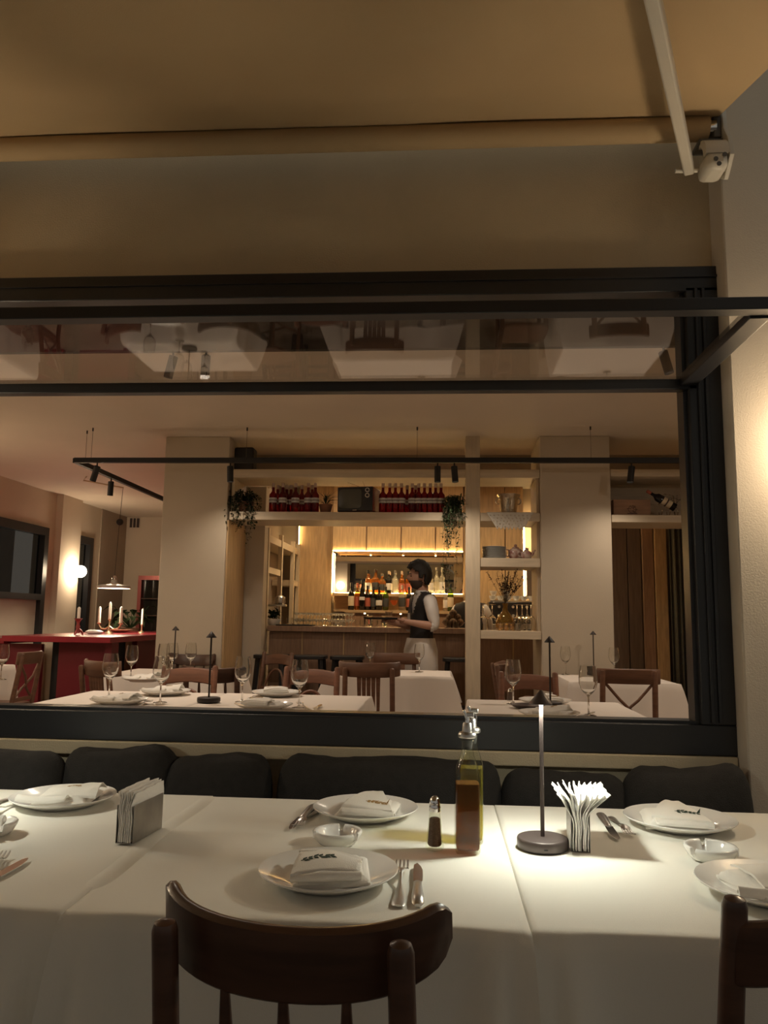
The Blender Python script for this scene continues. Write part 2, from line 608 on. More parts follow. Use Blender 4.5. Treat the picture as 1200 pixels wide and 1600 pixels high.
struct('wall_right', MB().box(3.4, 3.6, 2.95, 10.1, FL, CE), 'wall_in', 'cream wall at the curtain end of the dining room', 'wall')
struct('wall_front_inner', MB().box(-2.5, -1.99, 2.955, 3.02, FL, 2.95), 'wall_in', 'cream inner pier beside the window', 'wall')

# side windows
def side_window(name, y0, y1, label, split):
    o = thing(name, label, 'window', (-5.45, y0, 0), 0, None, 'structure')
    L = y1 - y0
    fw = 0.11
    MB().box(-0.02, 0.08, 0, L, 2.34, 2.45).build('frame_head', 'black_metal', o)
    MB().box(-0.02, 0.08, 0, fw, FL, 2.34).build('frame_jamb', 'black_metal', o)
    MB().box(-0.02, 0.08, L - fw, L, FL, 2.34).build('frame_jamb', 'black_metal', o)
    if split:
        MB().box(-0.02, 0.08, fw, L - fw, split - 0.04, split + 0.04).build('transom', 'black_metal', o)
        MB().box(0.0, 0.02, fw, L - fw, FL, split - 0.04).build('lower_panel', 'wall_dim', o)
        MB().box(0.0, 0.006, fw, L - fw, split + 0.04, 2.34).build('pane', 'dark_pane', o, smooth=False)
    else:
        MB().box(0.0, 0.006, fw, L - fw, FL, 2.34).build('pane', 'dark_pane', o, smooth=False)
    return o
side_window('window_3', 7.6, 10.42, 'wide black side window with night outside and pale lower panel', 1.5)
struct('wall_sky_screen', MB().box(-9.2, -9.0, 2.0, 16.0, -0.1, 4.0), 'terrace', 'added dark wall hiding the sky glow outside the side windows', 'wall')  # added backdrop that keeps the ambient glow out of the side windows
o = side_window('window_4', 11.26, 11.83, 'narrow black side window next to the globe wall lamp', None)
MB().box(-0.10, -0.04, 0.30, 0.38, FL, 2.2).build('outer_post', 'wall_in', o)

# pillars
struct('wall_pillar_left', MB().box(-2.585, -1.97, 7.1, 7.8, FL, CE), 'column', 'thick cream square pillar at the left of the bar shelves', 'pillar', bevel=0.008)
struct('wall_pillar_right', MB().box(0.908, 1.535, 7.1, 7.8, FL, CE), 'column', 'thick cream square pillar at the right of the bar shelves', 'pillar', bevel=0.008)
struct('trim_3', MB().box(-1.97, -1.955, 7.12, 7.78, FL, 2.165), 'oak', 'oak side panel cladding the left pillar by the bar', 'panel')
struct('wall_stub', MB().box(-2.05, -1.77, 7.82, 7.98, FL, 2.60), 'column', 'narrow cream wall strip between left pillar and lattice shelf', 'wall')
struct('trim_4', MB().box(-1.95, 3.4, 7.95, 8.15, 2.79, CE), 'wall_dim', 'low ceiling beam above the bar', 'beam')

# ---- shelf frame between the pillars
sf = thing('shelf_frame', 'cream wooden open shelf frame spanning the pillars over the bar', 'shelf', (0, 7.1, 0))
MB().box(-1.95, 0.905, 0.01, 0.5, 2.567, 2.645).build('top_beam', 'shelf_paint', sf, bevel=0.004)
MB().box(-1.95, 0.905, 0.01, 0.5, 2.169, 2.246).build('long_shelf', 'shelf_paint', sf, bevel=0.004)
MB().box(0.236, 0.366, 0.0, 0.16, FL, CE).build('post', 'shelf_post', sf, bevel=0.004)
MB().box(0.366, 0.905, 0.01, 0.5, 1.753, 1.834).build('short_shelf', 'shelf_paint', sf, bevel=0.004)
MB().box(0.366, 0.905, 0.01, 0.5, 1.113, 1.186).build('short_shelf', 'shelf_paint', sf, bevel=0.004)
MB().box(0.880, 0.905, 0.06, 0.5, 1.186, 2.567).build('side_panel', 'shelf_post', sf)
MB().box(-1.95, -1.925, 0.06, 0.5, 2.246, 2.567).build('side_panel', 'shelf_post', sf)
sr = thing('shelf_frame', 'cream wooden shelf between right pillar and the curtain', 'shelf', (0, 7.1, 0))
MB().box(1.54, 3.38, 0.01, 0.5, 2.583, 2.647).build('top_beam', 'shelf_paint', sr, bevel=0.004)
MB().box(1.54, 3.38, 0.01, 0.5, 2.165, 2.232).build('long_shelf', 'shelf_paint', sr, bevel=0.004)
MB().box(1.54, 3.38, 0.48, 0.5, 2.232, 2.583).build('back_panel', 'shelf_paint', sr)
MB().box(2.42, 2.55, 0.0, 0.14, FL, CE).build('post', 'shelf_post', sr)

# ---- lattice shelf on the bar's side
la = thing('lattice_shelf', 'tall pale wooden lattice shelf at the left end of the bar', 'shelf', (-1.80, 8.0, 0))
for y in (0.06, 0.76, 1.50, 1.86):
    MB().box(-0.015, 0.03, y - 0.03, y + 0.03, FL, 2.20).build('upright', 'shelf_post', la)
for z in (2.06, 2.55):
    MB().box(-0.24, 0.02, 0.0, 2.0, z, z + 0.075).build('shelf_board', 'shelf_paint', la)
MB().box(-0.24, 0.02, 0.06, 0.76, 1.735, 1.80).build('shelf_board', 'shelf_paint', la)
MB().box(-0.24, 0.02, 1.5, 1.98, 1.66, 1.73).build('shelf_board', 'shelf_paint', la)

# ---- bar counter
bar = thing('bar_counter', 'long brown wooden bar counter with panelled front', 'bar', (0, 8.1, 0))
MB().box(-1.755, 1.6, -0.08, 0.55, 1.135, 1.19).build('counter_top', 'bar_wood', bar, bevel=0.004)
MB().box(-1.75, 1.58, 0.03, 0.5, FL, 1.135).build('carcass', 'door_dark', bar)
xs = [-1.755, -1.40, -0.97, -0.54, -0.11, 0.32, 0.75, 1.18, 1.58]
for a, b in zip(xs, xs[1:]):
    MB().box(a + 0.004, b - 0.012, 0.0, 0.03, 0.16, 1.13).build('front_panel', 'bar_wood', bar, bevel=0.003)
    MB().box(b - 0.012, b + 0.004, -0.008, 0.03, 0.16, 1.13).build('joint_strip', 'oak', bar)

# ---- back bar: cabinets, panels, mirror, ledges, led strips
def wood_panel(x0, x1, y, z0, z1, label):
    o = MB().box(x0, x1, y, y + 0.1, z0, z1).build('wall_panel', 'oak', None, bevel=0.003)
    return tag(o, label, 'panel')
wood_panel(-1.80, -1.36, 9.88, FL, CE, 'tall oak wall panel left of the bar mirror')
wood_panel(0.30, 0.815, 9.88, FL, CE, 'tall oak wall panel above the coffee machine, nearer the post')
wood_panel(0.825, 1.045, 9.88, FL, CE, 'narrow oak wall panel beside the upright light strip')
cx = [-1.335, -0.905, -0.475, -0.05, 0.295]
for i, (a, b) in enumerate(zip(cx, cx[1:])):
    t = thing('upper_cabinet', ORD[i] + ' oak upper cabinet from the left over the bar mirror', 'cabinet', ((a + b) / 2, 9.66, 2.12), 0, 'oak upper cabinets over the mirror')
    w2 = (b - a) / 2
    MB().box(-w2 + 0.002, w2 - 0.002, 0.022, 0.38, 0, 0.83).build('carcass', 'bar_wood', t)
    MB().box(-w2 + 0.009, w2 - 0.009, 0.0, 0.02, -0.02, 0.83).build('door', 'oak', t, bevel=0.002)
mi = thing('bar_mirror', 'wide mirror behind the bar bottles', 'mirror', (0, 9.98, 0))
MB().box(-1.335, 0.295, 0, 0.02, 1.60, 2.16).build('mirror_glass', 'mirror', mi, smooth=False)
lg = thing('bottle_ledge', 'stepped oak ledge carrying the bar bottles', 'ledge', (0, 9.98, 0))
MB().box(-1.335, 0.295, -0.14, 0.0, 1.555, 1.59).build('upper_step', 'oak_h', lg)
MB().box(-1.335, 0.295, -0.02, 0.02, 1.36, 1.555).build('riser', 'oak_h', lg)
MB().box(-1.15, 0.295, -0.36, -0.02, 1.345, 1.378).build('lower_step', 'oak_h', lg)
for a, b in ((-1.15, -0.91), (-0.90, -0.47), (-0.46, -0.03), (-0.02, 0.295)):
    MB().box(a, b - 0.008, -0.34, -0.30, 0.2, 1.345).build('front_panel', 'bar_wood', lg)
def strip(name, x0, x1, y0, y1, z0, z1, label, m='led'):
    o = thing(name, label, 'light strip', (0, 0, 0))
    MB().box(x0, x1, y0, y1, z0, z1).build('diffuser', m, o, smooth=False)
    return o
strip('light_strip', -1.32, 0.285, 9.646, 9.657, 2.102, 2.108, 'glowing yellow light strip under the upper cabinets')
strip('light_strip', -1.352, -1.344, 9.90, 9.93, 1.60, 2.10, 'glowing upright light strip at the left edge of the mirror')
strip('light_strip', -1.33, 0.29, 9.955, 9.965, 1.592, 1.600, 'glowing yellow light strip along the upper bottle ledge')
strip('light_strip', 1.05, 1.065, 9.90, 9.93, 1.58, 2.60, 'glowing upright light strip right of the oak panels')
strip('light_strip', -1.79, -1.784, 9.845, 9.86, 1.25, 2.55, 'glowing upright light strip behind the lattice shelf', 'led_soft')
strip('light_strip', -1.10, 0.285, 9.66, 9.672, 1.333, 1.343, 'glowing light strip under the lower bottle step')

# ---- passage right of the pillars
def door_panel(x0, x1, y, m, label):
    o = MB().box(x0, x1, y, y + 0.06, FL, 2.50).build('wall_panel', m, None, bevel=0.004)
    return tag(o, label, 'panel')
door_panel(1.55, 2.33, 9.95, 'door_dark', 'dark brown tall panel beside the right pillar')
door_panel(2.34, 2.50, 9.95, 'door_dark', 'narrow dark brown panel next to the pale oak strip')
door_panel(2.51, 2.64, 9.90, 'bar_wood', 'brown wooden jamb between dark panels and oak strip')
door_panel(2.65, 2.79, 9.86, 'oak', 'pale oak strip beside the grey curtain')
def curtain_fn(x0, x1, y):
    mb = MB()
    n = 90
    v, fcs = [], []
    for i in range(n + 1):
        u = i / n
        x = x0 + (x1 - x0) * u
        d = 0.035 * math.sin(u * 2 * PI * 9) + 0.015 * math.sin(u * 2 * PI * 4 + 1)
        for z, k in ((FL + 0.02, 1.2), (1.2, 1.0), (2.5, 0.8)):
            v.append((x, y + d * k, z))
    for i in range(n):
        for j in range(2):
            a = i * 3 + j
            fcs.append((a, a + 3, a + 4, a + 1))
    return mb.add(v, fcs)
o = curtain_fn(2.81, 3.36, 9.78).build('curtain', 'curtain')
sm = o.modifiers.new('thick', 'SOLIDIFY')
sm.thickness = 0.008
tag(o, 'dark grey pleated floor length curtain at the back', 'curtain')

# ================================================================== awning
aw = thing('awning', 'tan canvas folding arm awning overhead on the facade', 'awning', (0, 2.62, 3.0))
MB().tube([(-3.2, 0, 0), (0.93, 0, 0)], 0.043, 20).build('roller', 'canvas', aw)
slope = 0.29
def fab(u, v):
    x = -3.2 + 4.165 * u
    y = 0.035 - 3.3 * v
    z = 0.052 - 3.3 * v * slope - 0.012 * math.sin(PI * v) + 0.004 * wob(x, y * 0.6, 0.6)
    return (x, y, z)
MB().slab(fab, 30, 24, 0.003).build('fabric', 'canvas', aw)
MB().slab(lambda u, v: (-3.2 + 4.13 * u, 0.05 + 0.0 * v, 0.058 + 0.002 * v), 4, 1, 0.012).build('gap_shade', 'arm_dark', aw)  # dark strip painting the gap shadow between roller and fabric
MB().box(-3.2, 0.97, -3.32, -3.25, -0.95, -0.88).build('front_bar', 'arm_paint', aw, bevel=0.01)
MB().slab(lambda u, v: (-3.2 + 4.17 * u, -3.33 - 0.004 * math.sin(u * 60), -0.95 - 0.2 * v), 60, 2, 0.003).build('valance', 'canvas', aw)
# arm: shoulder -> elbow -> front bar
MB().bar((0.862, 0.0, -0.15), (0.205, -1.68, -0.475), 0.034, 0.046).build('arm', 'arm_paint', aw, bevel=0.006)
MB().bar((0.205, -1.68, -0.475), (0.80, -3.24, -0.90), 0.03, 0.04).build('arm', 'arm_paint', aw, bevel=0.006)
MB().lathe([(0.032, -0.03), (0.034, 0), (0.032, 0.03)], 14, (0.205, -1.68, -0.475)).build('elbow', 'arm_paint', aw)
# bracket: a side plate with a nose, a curved shoulder block and pins
pl = [(-0.02, -0.205), (0.03, -0.17), (0.046, -0.10), (0.046, 0.15), (0.035, 0.165), (0.012, 0.155), (-0.03, 0.06), (-0.035, -0.02), (-0.07, -0.08), (-0.085, -0.15)]
mb = MB()
n = len(pl)
mb.add([(0.972, y, z) for y, z in pl] + [(0.987, y, z) for y, z in pl], [tuple(range(n)), tuple(reversed(range(n, 2 * n)))] + [(k, n + k, n + (k + 1) % n, (k + 1) % n) for k in range(n)])
mb.build('bracket_plate', 'arm_paint', aw, bevel=0.002)
MB().box(0.945, 0.972, -0.02, 0.046, -0.045, 0.06).build('bracket_web', 'arm_dark', aw, bevel=0.004)
MB().box(0.89, 0.972, -0.03, 0.046, -0.075, -0.055).build('bracket_web', 'arm_dark', aw, bevel=0.004)
rings = []
for i in range(9):
    a = R(100) * i / 8
    yy, zz = -0.02 - 0.062 * math.sin(a), -0.13 + 0.062 * math.cos(a)
    y2, z2 = -0.02 - 0.045 * math.sin(a) * 0.9 + 0.01, -0.13 + 0.045 * math.cos(a)
    rings.append([(0.895, yy, zz), (0.972, yy, zz), (0.972, y2, z2), (0.895, y2, z2)])
MB().loft(rings).build('shoulder', 'arm_paint', aw)
mb = MB().box(0.895, 0.972, -0.082, 0.03, -0.195, -0.13)
mb.build('shoulder_block', 'arm_paint', aw, bevel=0.022)
for x, z in ((0.925, -0.165), (0.955, -0.15), (0.935, -0.183)):
    MB().tube([(x, -0.0825, z), (x, -0.0855, z)], 0.008, 10).build('bolt_hole', 'arm_dark', aw)
MB().tube([(0.815, 0.0, -0.155), (0.90, 0.0, -0.155)], 0.009, 10).build('pin', 'arm_paint', aw)
MB().tube([(0.93, 0.0, 0.0), (0.955, 0.0, 0.0)], 0.028, 14).build('roller_end', 'chrome', aw)
for z in (0.09, 0.0):
    MB().tube([(0.9705, 0.02 - 0.02 * (z < 0.05), z), (0.966, 0.02 - 0.02 * (z < 0.05), z)], 0.006, 8).build('bolt', 'arm_dark', aw)

# ================================================================== wall lamps
def sconce(loc, nx, ny, label, m, energy, r=0.07):
    t = thing('wall_lamp', label, 'wall lamp', loc)
    d = Vector((nx, ny, 0))
    if m not in M:
        emis(m, (1.0, 0.78, 0.52), energy / (PI * 4 * PI * r * r))
    MB().tube([(0, 0, 0), d * 0.02], 0.05, 18).build('wall_plate', 'brass', t)
    MB().tube([d * 0.02, d * 0.05], 0.018, 12).build('arm', 'brass', t)
    MB().ball(d * (0.05 + r * 0.9), r, 20).build('globe', m, t)
    return t


sconce((1.33, 2.67, 1.86), 0, -1, 'round glowing globe lamp on the pilaster right of the window', 'globe_out', E_SCONCE_OUT)
sconce((-2.28, 2.67, 1.86), 0, -1, 'round glowing globe lamp on the pilaster left of the window', 'globe_out', E_SCONCE_OUT)
sconce((-5.30, 11.02, 1.89), 1, 0, 'round glowing globe lamp on the side wall between windows', 'globe_in', E_SCONCE_IN, 0.085)
sconce((-5.40, 6.6, 1.89), 1, 0, 'round glowing globe lamp on the side wall nearest the street', 'globe_in', E_SCONCE_IN, 0.085)
sconce((-2.12, 3.02, 1.97), 0, 1, 'round glowing globe lamp on the inner pier, seen in the mirror', 'globe_pier', E_SCONCE_IN * 0.2, 0.085)

# ================================================================== TERRACE: bench, cushions, tables
be = thing('bench', 'low dark upholstered wall bench under the window', 'bench', (0, 0, 0))
MB().box(-1.82, 0.98, 2.40, 2.78, 0.30, 0.44).build('seat_pad', 'cushion', be, bevel=0.03)
MB().box(-1.82, 0.98, 2.46, 2.78, 0.0, 0.30).build('bench_base', 'black_matte', be)


def cushion(x0, x1, label, yc=2.655, ztop=0.835, lean=-6, roll=0.0, seed=0.0, m='cushion', th=0.10, lump=0.012, ear=0.02, ear2=1.0):
    w = (x1 - x0) / 2
    h = (ztop - 0.43) / 2
    mb = MB()
    nu, nv = 40, 20
    rings = []
    def sp(c, e):
        return math.copysign(abs(c) ** e, c)
    for j in range(nv + 1):
        b = -PI / 2 + PI * j / nv
        rg = []
        for i in range(nu):
            a = 2 * PI * i / nu
            x = w * sp(math.cos(a), 0.42) * sp(math.cos(b), 0.35) if abs(math.cos(b)) > 1e-6 else 0.0
            y = th * sp(math.sin(a), 0.9) * sp(math.cos(b), 0.7) if abs(math.cos(b)) > 1e-6 else 0.0
            z = h * sp(math.sin(b), 0.55)
            z += lump * wob(x * 1.3 + seed, y, 1.0, seed) * (1 if z > 0 else 0.3) + (ear * abs(x / w) ** 4 * (1.0 if x < 0 else ear2) if z > 0 else 0)
            if z > 0:
                z += 0.0045 * math.sin(x * 47 + seed * 3) * math.sin(x * 21 + seed)
            y += 0.008 * wob(x * 2, z * 2, 1, seed + 2)
            rg.append((x, y, z))
        rings.append(rg)
    mb.loft(rings)
    o = mb.build('cushion', m, None, angle=180)
    o.location = ((x0 + x1) / 2, yc, 0.43 + h)
    o.rotation_euler = (R(lean), R(roll), 0)
    return tag(o, label, 'cushion', 'dark back cushions on the bench')


cushion(-1.80, -1.235, 'dark charcoal cushion at the far left, overlapping its neighbour', 2.60, 0.83, -8, 0.5, 0.4, ear=0.005, ear2=9.0)
cushion(-1.275, -0.87, 'dark brown-black cushion behind the left plate', 2.67, 0.838, -6, 1.5, 1.9, lump=0.02, ear=0.0)
cushion(-0.91, -0.55, 'dark cushion behind the steel napkin holder', 2.66, 0.822, -6, 0.0, 3.1, lump=0.016, ear=0.0, ear2=1.0)
cushion(-0.535, 0.205, 'wide dark cushion behind the middle plates', 2.665, 0.825, -6, 0.3, 4.4, lump=0.026, ear=0.03, ear2=0.8)
cushion(0.20, 0.62, 'dark cushion directly behind the lit table lamp', 2.665, 0.795, -6, 0.8, 6.2, lump=0.016, ear=0.012, ear2=0.0)
cushion(0.58, 0.985, 'dark cushion at the right end of the bench', 2.64, 0.825, -6, -1.5, 7.7, lump=0.028, ear=0.0, ear2=1.0)


def tablecloth(name, x0, x1, y0, y1, z, drop, m, label, cat='tablecloth', group=None, flare=(0.02, 0.02, 0.02, 0.02), seed=0.0, nx=44, ny=44, amp=0.0012, folds=0.012, pleat=0.0):
    """flat top with soft wrinkles and a hanging skirt; flare for the -x, +x, -y, +y sides"""
    mb = MB()
    v, fcs = [], []
    W, D = x1 - x0, y1 - y0
    for j in range(ny + 1):
        for i in range(nx + 1):
            x = x0 + W * i / nx
            y = y0 + D * j / ny
            e = min(i, nx - i, j, ny - j)
            zz = z + amp * wob(x, y, 1.2, seed) * min(1, e / 3) + amp * 0.8 * math.sin((x * 0.8 + y) * 26 + seed) * min(1, e / 4) * max(0, wob(x, y, 0.4, seed + 5))
            v.append((x, y, zz))
    for j in range(ny):
        for i in range(nx):
            a = j * (nx + 1) + i
            fcs.append((a, a + 1, a + nx + 2, a + nx + 1))
    # perimeter, counter-clockwise from the corner (x0, y0)
    per = [(i, 0) for i in range(nx)] + [(nx, j) for j in range(ny)] + [(i, ny) for i in range(nx, 0, -1)] + [(0, j) for j in range(ny, 0, -1)]
    prev = [j * (nx + 1) + i for i, j in per]
    n = len(per)
    nrows = 12
    for r in range(1, nrows + 1):
        t = r / nrows
        row = []
        for k, (i, j) in enumerate(per):
            x = x0 + W * i / nx
            y = y0 + D * j / ny
            nxv = nyv = 0.0
            # soft corner: the outward direction turns over the last few vertices
            cxl, cxr = max(0, 1 - i / 3.0), max(0, 1 - (nx - i) / 3.0)
            cyl, cyr = max(0, 1 - j / 3.0), max(0, 1 - (ny - j) / 3.0)
            corner = max(min(cxl, 1), min(cxr, 1)) * max(min(cyl, 1), min(cyr, 1))
            if j == 0:
                nyv = -flare[2]
            if j == ny:
                nyv = flare[3]
            if i == 0:
                nxv = -flare[0]
            if i == nx:
                nxv = flare[1]
            if j in (0, ny):
                nxv += (-flare[0] * cxl + flare[1] * cxr) * 1.0 if 0 < i < nx else 0
            if i in (0, nx):
                nyv += (-flare[2] * cyl + flare[3] * cyr) * 1.0 if 0 < j < ny else 0
            s = (t ** 0.8)
            rnd = min(1.0, t * 6)
            q = x * 1.0 + y * 0.9 + seed
            wav = folds * t * (math.sin(q * 19) + 0.6 * math.sin(q * 31 + 1.0)) * (1 + 2.2 * corner)
            sgnx = (-1 if i == 0 else 1 if i == nx else 0)
            sgny = (-1 if j == 0 else 1 if j == ny else 0)
            fx = flare[0] if i == 0 else flare[1] if i == nx else 0
            fy = flare[2] if j == 0 else flare[3] if j == ny else 0
            if j == 0 and pleat:         # cone folds where the cloth turns the corner
                wav += pleat * t * (math.exp(-((x - x0 - 0.045 - 0.03 * t) / 0.040) ** 2) + math.exp(-((x1 - x - 0.045 - 0.03 * t) / 0.040) ** 2))
                wav += pleat * 0.35 * t * math.exp(-((x - x0 - W * 0.42) / 0.10) ** 2)
            px_ = x + nxv * s * (1 + 1.6 * corner) + sgnx * (0.004 * rnd + (wav if fx > 0.005 else 0))
            py_ = y + nyv * s * (1 + 1.6 * corner) + sgny * (0.004 * rnd + (wav if fy > 0.005 else 0))
            pz_ = z - 0.004 * rnd - (drop - 0.004) * max(0, (t - 0.08) / 0.92)
            row.append(len(v))
            v.append((px_, py_, pz_))
        for k in range(n):
            k2 = (k + 1) % n
            fcs.append((prev[k], row[k], row[k2], prev[k2]))
        prev = row
    mb.add(v, fcs)
    o = mb.build(name, m, None, angle=70)
    return tag(o, label, cat, group)


def table(x0, x1, y0, y1, z, zf, label, m='wood_brown'):
    t = thing('dining_table', label, 'table', ((x0 + x1) / 2, (y0 + y1) / 2, zf))
    a, b = (x1 - x0) / 2 - 0.01, (y1 - y0) / 2 - 0.01
    MB().box(-a, a, -b, b, z - zf - 0.035, z - zf - 0.004).build('tabletop', m, t)
    for sx in (-1, 1):
        for sy in (-1, 1):
            MB().bar((sx * (a - 0.06), sy * (b - 0.06), 0), (sx * (a - 0.06), sy * (b - 0.06), z - zf - 0.035), 0.05, 0.05).build('leg', m, t)
    return t


TZ = 0.75
for (x0, x1, lab, n2, sd, dz) in ((-1.505, -0.6725, 'left terrace table under its white cloth', 'white cloth on the left terrace table with a raised hem', 0.3, 0.002),
                                  (-0.6695, 0.158, 'middle terrace table under its white cloth', 'white cloth on the middle terrace table', 2.2, 0.0),
                                  (0.166, 1.00, 'right terrace table under its white cloth', 'white cloth on the right terrace table beneath the lamp', 4.1, 0.001)):
    table(x0, x1, 1.46, 2.375, TZ + dz - 0.001, 0.0, lab)
    tablecloth('tablecloth', x0, x1, 1.46, 2.375, TZ + dz, 0.272, 'linen', n2, 'tablecloth', 'white terrace tablecloths',
               flare=(0.003, 0.003, 0.045, 0.03), seed=sd, nx=72, ny=60, amp=0.0016, folds=0.009, pleat=0.085)
# rolled hem where the left cloth meets the middle one
o = MB().slab(lambda u, v: (-0.70 + 0.045 * u + 0.006 * math.sin(v * 9), 1.53 + 0.835 * v, TZ + 0.0030 + 0.0065 * math.sin(PI * u) * (0.75 + 0.25 * math.sin(v * 7 + 1)) * min(1, v * 9, (1 - v) * 9) - 0.003 * u - 0.005 * max(0, 1 - v * 9)), 8, 40, 0.002).build('tablecloth_hem', 'linen')
tag(o, 'raised white hem fold between left and middle terrace cloths', 'cloth fold')

# ------------------------------------------------------------------ crockery
pp = thing('dinner_plate', 'x', 'plate', (0, 0, 0), 0, 'white dinner plates on the terrace tables')
MB().lathe([(0.002, 0.004), (0.075, 0.004), (0.083, 0.0), (0.088, 0.0), (0.092, 0.005), (0.118, 0.012), (0.139, 0.022), (0.1415, 0.0245), (0.1405, 0.0265), (0.137, 0.0255),
            (0.116, 0.0165), (0.090, 0.0095), (0.084, 0.0085), (0.002, 0.008)], 64).build('dish', 'porcelain', pp, angle=60)
PU = []


def patch(c, zf, nu=14, nv=14, th=0.004):
    (ax, ay), (bx, by), (cx_, cy_), (dx, dy) = c
    def fn(u, v):
        x = (1 - u) * (1 - v) * ax + u * (1 - v) * bx + u * v * cx_ + (1 - u) * v * dx
        y = (1 - u) * (1 - v) * ay + u * (1 - v) * by + u * v * cy_ + (1 - u) * v * dy
        return (x, y, zf(u, v))
    return fn, nu, nv, th


def emblem(parent, m, x, y, z, s, rot=0.0, on=None):
    """sprig of flat leaves stitched onto the flap below it"""
    mb = MB()
    for k in range(6):
        a = (k / 5 - 0.5)
        bx = a * 0.042 * s
        for sgn in (-1, 1):
            d = Vector((0.6 + 0.3 * random.random(), sgn * (0.5 + 0.3 * random.random()), 0))
            p0 = Vector((bx, 0.002 * math.sin(k), 0))
            L = 0.013 * s * (0.75 + 0.4 * random.random())
            q = Vector((-d.y, d.x, 0)).normalized() * 0.0036 * s
            d.normalize()
            mb.add([p0, p0 + d * L * 0.5 + q, p0 + d * L, p0 + d * L * 0.5 - q], [(0, 1, 2, 3)])
    mb.bar((-0.024 * s, 0, 0), (0.024 * s, 0.002, 0), 0.0014, 0.0006)
    tree = BVHTree.FromPolygons([Vector(p) for p in on.v], on.f)
    cr_, sr_ = math.cos(rot), math.sin(rot)
    nv_ = []
    for p in mb.v:
        qx, qy = x + p[0] * cr_ - p[1] * sr_, y + p[0] * sr_ + p[1] * cr_
        hit = tree.ray_cast(Vector((qx, qy, 0.3)), Vector((0, 0, -1)))[0]
        nv_.append((qx, qy, (hit.z if hit else z) + 0.0007 + p[2]))
    mb.v = nv_
    return mb.build('embroidered_sprig', m, parent, smooth=False)


def napkin(px, py, rz, style, label, z=TZ + 0.010, em='leaf_green', m='napkin', scale=1.0, group='folded cloth napkins on the terrace plates'):
    p = Vector((px, py, z))
    t = thing('cloth_napkin', label, 'napkin', p, rz, group)
    t.scale = (scale, scale, scale)
    sd = px * 7 + py * 3
    base = lambda u, v: 0.016 + 0.006 * math.sin(PI * u) * math.sin(PI * v) + 0.004 * u * u + 0.002 * wob(u * 0.5, v * 0.5, 1, sd) - 0.010 * max(0, 1 - min(u, 1 - u, v, 1 - v) / 0.13) ** 2
    MB().slab(*patch(((-0.075, -0.07), (0.075, -0.075), (0.08, 0.085), (-0.07, 0.08)), base, 22, 22, 0.005)).build('lower_fold', m, t, angle=80)
    MB().slab(*patch(((-0.066, -0.074), (0.070, -0.066), (0.066, 0.074), (-0.074, 0.068)), lambda u, v: 0.025 + 0.006 * math.sin(PI * u) * math.sin(PI * v) - 0.012 * max(0, 1 - min(u, 1 - u, v, 1 - v) / 0.12) ** 2, 22, 22, 0.005)).build('middle_fold', m, t, angle=80)
    if style == 0:      # one flap turned over on a slant
        fl = lambda u, v: 0.030 + 0.010 * math.sin(PI * v * 0.9) + 0.008 * math.sin(PI * u) + 0.002 * wob(u, v, 0.6, sd)
        fm = MB().slab(*patch(((-0.080, -0.078), (0.055, -0.072), (0.062, -0.005), (-0.060, 0.062)), fl, th=0.004))
        fm.build('top_flap', m, t, angle=80)
        MB().slab(*patch(((0.064, -0.008), (0.056, -0.018), (-0.066, 0.052), (-0.058, 0.066)), lambda u, v: 0.037 + 0.007 * math.sin(PI * v), th=0.004)).build('hem', m, t, angle=80)
        MB().tube([(-0.080, -0.074, 0.020), (-0.02, -0.080, 0.026), (0.056, -0.072, 0.024)], [0.006, 0.010, 0.008], 10).build('rolled_edge', m, t)
        emblem(t, em, -0.030, -0.026, 0.0495, 1.3, 0.15, fm)
    elif style == 1:    # a triangle lying over the packet, point to the back
        fl = lambda u, v: 0.030 + 0.012 * math.sin(PI * v) * (1 - 0.5 * u) + 0.012 * v * v + 0.002 * wob(u, v, 0.6, sd)
        fm = MB().slab(*patch(((-0.058, -0.052), (0.082, -0.085), (0.030, 0.082), (-0.005, 0.080)), fl, th=0.004))
        fm.build('top_flap', m, t, angle=80)
        MB().slab(*patch(((-0.050, -0.084), (0.086, -0.092), (0.088, -0.066), (-0.058, -0.050)), lambda u, v: 0.020 + 0.008 * math.sin(PI * v), th=0.006)).build('hem', m, t, angle=80)
        emblem(t, em, 0.030, -0.030, 0.0475, 1.15, -0.1, fm)
    else:               # crumpled fold with a long rolled front edge
        fl = lambda u, v: 0.026 + 0.022 * math.sin(PI * v) * (0.5 + 0.5 * u) + 0.004 * wob(u, v, 0.9, sd)
        fm = MB().slab(*patch(((-0.055, -0.060), (0.095, -0.050), (0.090, 0.070), (-0.030, 0.085)), fl, 18, 18, 0.005))
        fm.build('top_flap', m, t, angle=80)
        MB().slab(*patch(((-0.115, -0.070), (0.02, -0.078), (0.028, -0.055), (-0.105, -0.045)), lambda u, v: 0.022 + 0.010 * math.sin(PI * v) - 0.006 * math.sin(PI * u), th=0.006)).build('hem', m, t, angle=80)
        emblem(t, em, 0.020, -0.005, 0.0495, 0.7, 0.25, fm)
    return t


